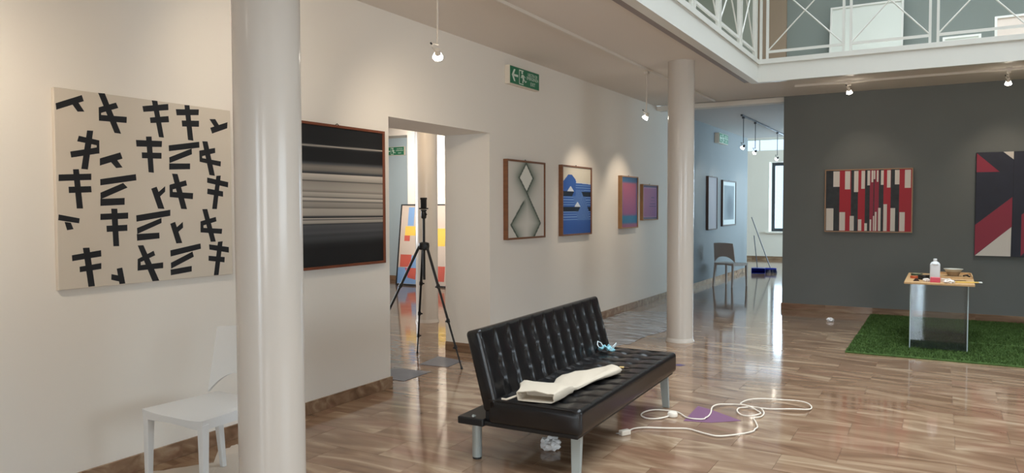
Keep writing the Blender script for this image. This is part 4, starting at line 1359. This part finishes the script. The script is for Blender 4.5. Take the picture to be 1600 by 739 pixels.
# ================================================================== CHAIRS
def plastic_chair(label, loc, rz, body):
    """moulded plastic chair, faces -y in its own frame, seat 0.45 high"""
    t = thing('plastic_chair', label, 'chair', loc, rz, group='moulded plastic chairs')
    # seat: slightly dished, front edge sagging between the legs
    nx, ny = 16, 14
    top, bot = [], []
    for j in range(ny + 1):
        v = j / ny
        y = -0.235 + v * 0.45
        for i in range(nx + 1):
            u = i / nx * 2 - 1
            hw = 0.240 - 0.03 * v
            x = u * hw
            z = 0.452 - 0.014 * (1 - u * u) * math.sin(math.pi * min(1, v * 1.05)) - 0.012 * (1 - v) ** 6 * (1 - u ** 4)
            if abs(u) == 1 or j in (0, ny):
                z -= 0.004
            skirt = 0.052 - 0.018 * (1 - u * u) * (1 if j in (0, ny) else 0) - (0.012 if abs(u) < 1 and j not in (0, ny) else 0.0)
            top.append((x, y, z)); bot.append((x * 0.985, y + (0.003 if j == 0 else -0.003 if j == ny else 0), z - skirt if (abs(u) == 1 or j in (0, ny)) else z - 0.012))
    n = len(top)
    W_ = nx + 1
    fs = []
    for j in range(ny):
        for i in range(nx):
            a = j * W_ + i
            fs.append((a, a + 1, a + W_ + 1, a + W_))
            fs.append((n + a, n + a + W_, n + a + W_ + 1, n + a + 1))
    bd = list(range(W_)) + [j * W_ + nx for j in range(1, ny + 1)] + [ny * W_ + i for i in range(nx - 1, -1, -1)] + [j * W_ for j in range(ny - 1, 0, -1)]
    for k in range(len(bd)):
        a, b = bd[k], bd[(k + 1) % len(bd)]
        fs.append((a, n + a, n + b, b))
    MB().add(top + bot, fs).build('seat', body, t, smooth=True)
    # legs, tapering and splayed
    for sx in (-1, 1):
        for sy, yy in ((-1, -0.212), (1, 0.192)):
            xt = sx * (0.218 if sy < 0 else 0.192)
            xb = sx * (0.224 if sy < 0 else 0.205)
            yb = yy + (-0.004 if sy < 0 else 0.05)
            a, b_ = 0.021, 0.014
            lg = MB().ring_tube([[(xb - b_, yb - b_, 0), (xb + b_, yb - b_, 0), (xb + b_, yb + b_, 0), (xb - b_, yb + b_, 0)],
                                 [(xt - a, yy - a, 0.425), (xt + a, yy - a, 0.425), (xt + a, yy + a, 0.425), (xt - a, yy + a, 0.425)]])
            lg.build('leg', body, t, bevel=0.004, seg=2)
    # backrest: curved shell with an arched lower edge
    nx, nz = 20, 12
    F, B = [], []
    for j in range(nz + 1):
        v = j / nz
        for i in range(nx + 1):
            u = i / nx * 2 - 1
            hw = 0.215 - 0.025 * v
            zl = 0.575 - 0.12 * abs(u) ** 2.6
            zt = 0.835 - 0.012 * u * u
            z = zl + (zt - zl) * v
            hw = 0.226 - 0.018 * (z - 0.45) / 0.38
            x = u * hw
            y = 0.178 + 0.06 * (z - 0.45) / 0.38 + 0.028 * (1 - u * u) - 0.01
            F.append((x, y - 0.009, z)); B.append((x, y + 0.009, z))
    W_ = nx + 1
    n = len(F)
    fs = []
    for j in range(nz):
        for i in range(nx):
            a = j * W_ + i
            fs.append((a, a + 1, a + W_ + 1, a + W_))
            fs.append((n + a, n + a + W_, n + a + W_ + 1, n + a + 1))
    bd = list(range(W_)) + [j * W_ + nx for j in range(1, nz + 1)] + [nz * W_ + i for i in range(nx - 1, -1, -1)] + [j * W_ for j in range(nz - 1, 0, -1)]
    for k in range(len(bd)):
        a, b = bd[k], bd[(k + 1) % len(bd)]
        fs.append((a, n + a, n + b, b))
    MB().add(F + B, fs).build('backrest', body, t, smooth=True)
    return t


PLAST = mat('white_plastic', S(214, 214, 212), 0.42, 0.45)
TAUPE = mat('shaded_plastic', S(176, 164, 156), 0.45, 0.4)  # brownish shadow on the far chair put into the plastic colour
plastic_chair('white plastic chair half hidden behind the foreground column', (-3.40, 2.635, 0), 0.0, PLAST)
plastic_chair('plastic chair, toned taupe for shadow, standing against the blue-grey passage wall', (-3.50, 14.42, 0), 2.80, TAUPE)

# ================================================================== TRIPOD
BLK = mat('tripod_black', S(24, 22, 22), 0.45, 0.4)
tp = thing('camera_tripod', 'tall black camera tripod standing in the doorway', 'tripod', (-4.40, 5.90, 0))
AP = Vector((0, 0, 1.13))
feet = [Vector((0.545, -0.155, 0)), Vector((-0.286, 0.256, 0)), Vector((-0.42, -0.42, 0))]
for f in feet:
    d = (f - AP)
    hinge = AP + Vector((f.x, f.y, 0)).normalized() * 0.045
    lm = MB()
    segs = ((0.0, 0.34, 0.0135), (0.34, 0.62, 0.0115), (0.62, 0.83, 0.0095), (0.83, 0.985, 0.0075))
    for (a, b, r) in segs:
        lm.cyl(hinge.lerp(f, a), hinge.lerp(f, b), r, n=12)
    lg = lm.build('leg', BLK, tp, smooth=True)
    dd = (f - hinge).normalized()
    sd = dd.cross(Vector((0, 0, 1))).normalized()
    for (a, b, r) in segs[:3]:
        c_ = hinge.lerp(f, b)
        MB().cyl(c_ - dd * 0.02, c_ + dd * 0.014, r + 0.005, n=12).cyl(c_ + sd * r, c_ + sd * (r + 0.02), 0.008, n=8).build('leg_clamp', BLK, lg, smooth=True)
    MB().cyl(hinge.lerp(f, 0.98), f + Vector((0, 0, 0.0)), 0.010, 0.012, n=10).build('rubber_foot', BLK, lg)
MB().lathe([(0.03, 1.09), (0.05, 1.10), (0.055, 1.13), (0.05, 1.16), (0.028, 1.17)], n=18).build('shoulder', BLK, tp, smooth=True)
MB().cyl((0, 0, 0.80), (0, 0, 1.42), 0.013, n=14).build('centre_column', BLK, tp, smooth=True)
MB().lathe([(0.02, 1.40), (0.026, 1.41), (0.028, 1.45), (0.022, 1.47), (0.03, 1.475), (0.03, 1.485), (0.016, 1.49)], n=18).build('ball_head', BLK, tp, smooth=True)
MB().cyl((0.0, 0, 1.44), (0.05, -0.02, 1.44), 0.007, n=8).build('locking_knob', BLK, tp)
MB().box(-0.045, 0.045, -0.02, 0.02, 1.492, 1.505).box(-0.03, 0.03, -0.012, 0.012, 1.505, 1.60).box(-0.033, 0.033, -0.016, 0.014, 1.585, 1.605).build('phone_clamp', BLK, tp, bevel=0.003, seg=1)

# ================================================================== TURF, TABLE
TURF = mat('artificial_turf', S(74, 97, 50), 0.9, 0.15, noise=0.3, nscale=20, bump=0.6, bscale=160)


def turf(label, x0, x1, y0, y1, nap, seed):
    t = thing('turf_mat', label, 'turf mat', ((x0 + x1) / 2, (y0 + y1) / 2, 0), group='artificial turf strips')
    MB().box(x0, x1, y0, y1, 0.0005, 0.012).build('backing', TURF, t, world=True)
    rnd = random.Random(seed)
    vs, fs = [], []
    n = int((x1 - x0) * (y1 - y0) * 5200)
    for k in range(n):
        x, y = rnd.uniform(x0 + .005, x1 - .005), rnd.uniform(y0 + .03, y1 - .03)
        a = rnd.uniform(0, 6.283)
        w_, h = 0.006, rnd.uniform(0.014, 0.026)
        lx, ly = rnd.uniform(-.012, .012), nap + rnd.uniform(-.012, .012)
        i = len(vs)
        vs += [(x - w_ * math.cos(a), y - w_ * math.sin(a), 0.01), (x + w_ * math.cos(a), y + w_ * math.sin(a), 0.01), (x + lx, y + ly, 0.01 + h)]
        fs.append((i, i + 1, i + 2))
    o = MB().add(vs, fs).build('pile', TURF, t, world=True)
    o['kind'] = 'stuff'
    return t


turf('green artificial turf strip under the front of the work table', -0.845, 2.2, 8.34, 9.52, 0.004, 1)
turf('green artificial turf strip next to the dark wall skirting', -0.84, 2.2, 9.53, 11.45, 0.002, 2)

TZ0 = 0.695
tb = thing('acrylic_plinth', 'clear acrylic display plinth standing on the turf', 'plinth', (-0.015, 9.46, 0.012))
A0, A1, B0, B1 = -0.275, 0.245, 8.89, 10.05
for nm, q in (('front_sheet', (A0, A1, B0, B0 + 0.008)), ('back_sheet', (A0, A1, B1 - 0.008, B1)), ('side_sheet', (A0, A0 + 0.008, B0 + 0.008, B1 - 0.008)), ('side_sheet', (A1 - 0.008, A1, B0 + 0.008, B1 - 0.008))):
    MB().box(q[0], q[1], q[2], q[3], 0.013, TZ0).build(nm, PLEXI, tb, world=True)
EDGE = mat('acrylic_edge', S(190, 204, 208), 0.2, 0.5)
for (x, y) in ((A0, B0), (A1, B0), (A0, B1), (A1, B1)):
    MB().cyl((x, y, 0.013), (x, y, TZ0), 0.0055, n=8).build('edge_strip', EDGE, tb, world=True)
bd = thing('board', 'pale wooden board lying on the acrylic plinth as a table top', 'board', (-0.02, 9.45, TZ0))
CHIP = mat('chipboard', S(196, 158, 112), 0.55, 0.3, noise=0.1, nscale=40)
MB().prism([(-0.335, 8.83), (0.30, 8.80), (0.315, 10.06), (-0.335, 10.10)], lambda a, b, h: (a, b, h), TZ0, TZ0 + 0.02).build('panel', CHIP, bd, world=True, bevel=0.002, seg=1)
TT = TZ0 + 0.0205
tr = thing('wooden_tray', 'shallow wooden tray on the back right of the board', 'tray', (0.15, 9.72, TT))
MB().box(-0.02, 0.29, 9.50, 9.96, TT, TT + 0.008).build('bottom', CHIP, tr, world=True)
for q in ((-0.02, 0.29, 9.96, 9.972, .034), (-0.02, 0.29, 9.488, 9.50, .014), (-0.032, -0.02, 9.488, 9.972, .03), (0.29, 0.302, 9.488, 9.972, .03)):
    MB().box(q[0], q[1], q[2], q[3], TT, TT + q[4]).build('side', CHIP, tr, world=True)
# jug
jg = thing('plastic_bottle', 'tall white plastic bottle with cap on the board', 'bottle', (-0.055, 9.10, TT))
JM = mat('white_jug', S(214, 216, 216), 0.45, 0.4)
jb = MB().box(-0.048, 0.048, -0.035, 0.035, 0.0, 0.185).build('body', JM, jg, bevel=0.014, seg=3, smooth=True)
MB().lathe([(0.046, 0.180), (0.036, 0.197), (0.018, 0.207), (0.018, 0.216)], n=20).build('shoulder', JM, jb, smooth=True)
MB().lathe([(0.0185, 0.212), (0.0185, 0.232), (0.012, 0.236)], n=18).build('cap', JM, jb, smooth=True)
# pink box in front
bx_ = thing('pink_box', 'small pink-red box in front of the white bottle', 'box', (-0.05, 8.93, TT))
MB().box(-0.046, 0.046, -0.03, 0.03, 0.0, 0.048).build('carton', mat('pink_card', S(206, 74, 92), 0.5), bx_, bevel=0.002, seg=1)
MB().box(-0.044, 0.044, -0.029, 0.029, 0.048, 0.052).build('lid', mat('pink_card_light', S(226, 120, 128), 0.5), bx_)


def ringroll(name, label, loc, r0, r1, h, mt_, core, rot=0.0):
    t = thing(name, label, 'tape roll', loc, rot)
    n = 28
    def R(r, z): return [(r * math.cos(2 * math.pi * k / n), r * math.sin(2 * math.pi * k / n), z) for k in range(n)]
    m_ = MB()
    m_.ring_tube([R(r0, 0), R(r0, h), R(r1, h), R(r1, 0), R(r0, 0)], cap0=False, cap1=False)
    m_.build('tape', mt_, t, smooth=True)
    c_ = MB()
    c_.ring_tube([R(r1 - 0.0004, 0.0), R(r1 - 0.0004, h), R(r1 - 0.004, h), R(r1 - 0.004, 0), R(r1 - 0.0004, 0)], cap0=False, cap1=False)
    c_.build('core', core, t, smooth=True)
    return t


CORE = mat('card_core', S(186, 158, 120), 0.7)
BLKT = mat('black_tape', S(28, 32, 32), 0.35)
ringroll('tape_roll', 'thick black tape roll left of the white bottle', (-0.155, 9.22, TT), 0.062, 0.036, 0.05, BLKT, CORE)
ringroll('tape_roll', 'green tape roll at the back left of the board', (-0.235, 9.50, TT), 0.058, 0.038, 0.04, mat('green_tape', S(64, 84, 62), 0.4), mat('pale_core', S(206, 208, 170), 0.6))
ringroll('tape_roll', 'orange tape roll on the left of the board', (-0.25, 9.33, TT), 0.045, 0.028, 0.026, mat('orange_tape', S(196, 92, 52), 0.4), CORE)
ringroll('tape_roll', 'white paper tape roll right of the white bottle', (0.045, 9.02, TT), 0.045, 0.026, 0.035, mat('white_tape', S(232, 222, 208), 0.6), CORE)
# bowl
bw = thing('metal_bowl', 'grey bowl with wide rim standing in the wooden tray', 'bowl', (0.12, 9.72, TT + 0.0085))
n = 28
MB().lathe([(0.050, 0.0), (0.072, 0.05), (0.088, 0.072), (0.096, 0.076), (0.096, 0.082), (0.084, 0.080), (0.066, 0.055), (0.044, 0.012)], n=28).build('shell', mat('bowl_grey', S(186, 182, 168), 0.45), bw, smooth=True)
MB().lathe([(0.0515, 0.002), (0.0735, 0.0498), (0.0525, 0.006)], n=28).build('brown_band', mat('brown_band', S(158, 136, 108), 0.5), bw, smooth=True)
# pliers
pv = thing('pliers', 'black-handled pliers lying beside the bowl', 'pliers', (0.255, 9.70, TT + 0.0086), 1.45)
MB().path([(-0.08, -0.028, 0.008), (-0.03, -0.022, 0.008), (0.02, 0.0, 0.008), (0.06, 0.004, 0.008)], [0.008, 0.008, 0.006, 0.003], 8).build('jaw_and_handle', mat('black_grip', S(28, 26, 26), 0.5), pv, smooth=True)
MB().path([(-0.08, 0.028, 0.014), (-0.03, 0.022, 0.014), (0.02, 0.0, 0.016), (0.06, -0.004, 0.012)], [0.008, 0.008, 0.006, 0.003], 8).build('jaw_and_handle', mat('black_grip', S(28, 26, 26), 0.5), pv, smooth=True)
MB().cyl((0.02, 0, 0.004), (0.02, 0, 0.024), 0.009, n=10).build('pivot', mat('steel_pin2', S(150, 150, 150), 0.3, metal=0.9), pv)
# small dark clamp
cl = thing('binder_clip', 'small dark clip near the front left corner of the board', 'clip', (-0.225, 8.98, TT), 0.4)
MB().prism([(-0.03, 0), (0.03, 0), (0.006, 0.03), (-0.006, 0.03)], lambda a, b, h: (a, h, b), -0.012, 0.012).build('body', mat('dark_brown_metal', S(58, 36, 28), 0.4), cl, bevel=0.001, seg=1)
MB().path([(0.01, -0.01, 0.028), (0.045, -0.008, 0.02), (0.06, 0, 0.012), (0.045, 0.008, 0.02), (0.01, 0.01, 0.028)], 0.002, 6).build('wire_handle', DKM, cl, smooth=True)
# rag, ruler, pencil
crumple('cleaning_rag', 'crumpled white rag beside the pink box', (0.075, 8.895, TT), 0.05, mat('rag_white', S(230, 222, 212), 0.85), 9, 0.4, 'rag')
crumple('cotton_wad', 'white cotton wad left of the pink box', (-0.13, 8.97, TT), 0.035, mat('rag_white', S(230, 222, 212), 0.85), 11, 0.55, 'cotton')
ru = thing('spirit_level', 'yellow ruler with white end jutting over the right edge of the board', 'ruler', (0.22, 9.02, TT), 0.12)
MB().box(-0.20, 0.12, -0.022, 0.022, 0.0, 0.01).build('bar', mat('yellow_plastic', S(222, 184, 84), 0.5), ru, bevel=0.002, seg=1)
MB().box(0.12, 0.15, -0.023, 0.023, -0.0, 0.012).build('end_cap', mat('white_cap', S(230, 230, 226), 0.5), ru, bevel=0.003, seg=1)
pc = thing('pencil', 'dark flat pencil lying in front of the tray', 'pencil', (0.17, 9.19, TT), 0.05)
MB().cyl((-0.07, 0, 0.006), (0.06, 0, 0.006), 0.0055, n=6).build('shaft', mat('pencil_ochre', S(120, 92, 40), 0.5), pc)
MB().cyl((0.06, 0, 0.006), (0.08, 0, 0.006), 0.0055, 0.001, n=6).build('tip', CHIP, pc)

# ================================================================== BROOM AND DUSTPAN
bp_ = thing('dustpan', 'long-handled dark blue dustpan on the passage floor', 'dustpan', (-3.62, 17.55, 0), 0.2)
BLUEP = mat('navy_plastic', S(36, 58, 165), 0.45)
ALU = mat('handle_metal', S(96, 98, 104), 0.4, metal=0.3)
MB().box(-0.15, 0.15, -0.13, 0.13, 0.0, 0.008).build('pan', BLUEP, bp_, bevel=0.003, seg=1)
for q in ((-0.15, -0.14, -0.13, 0.13), (0.14, 0.15, -0.13, 0.13), (-0.14, 0.14, 0.12, 0.13)):
    MB().box(q[0], q[1], q[2], q[3], 0.008, 0.12).build('wall', BLUEP, bp_)
MB().prism([(-0.13, 0.0), (-0.13, 0.12), (0.10, 0.12)], lambda a, b, h: (h, -a, b), -0.14, 0.14).build('hood', BLUEP, bp_)
MB().cyl((-0.02, 0.10, 0.10), (-0.10, 0.05, 0.86), 0.011, n=10).build('handle', ALU, bp_, smooth=True)
bm_ = thing('broom', 'long-handled broom leaning on the dustpan handle', 'broom', (-3.39, 17.75, 0), 0.1)
MB().cyl((0.0, 0.0, 0.10), (-0.42, -0.06, 1.28), 0.011, n=10).build('handle', ALU, bm_, smooth=True)
MB().box(-0.13, 0.13, -0.025, 0.025, 0.075, 0.115).build('head', BLUEP, bm_, bevel=0.008)
bb = MB()
rnd = random.Random(4)
for k in range(260):
    x, y = rnd.uniform(-.125, .125), rnd.uniform(-.02, .02)
    bb.cyl((x, y, 0.08), (x * 1.15, y * 1.6, 0.0), 0.0022, 0.0015, n=4)
o = bb.build('bristles', mat('navy_bristle', S(26, 34, 84), 0.7), bm_)
o['kind'] = 'stuff'
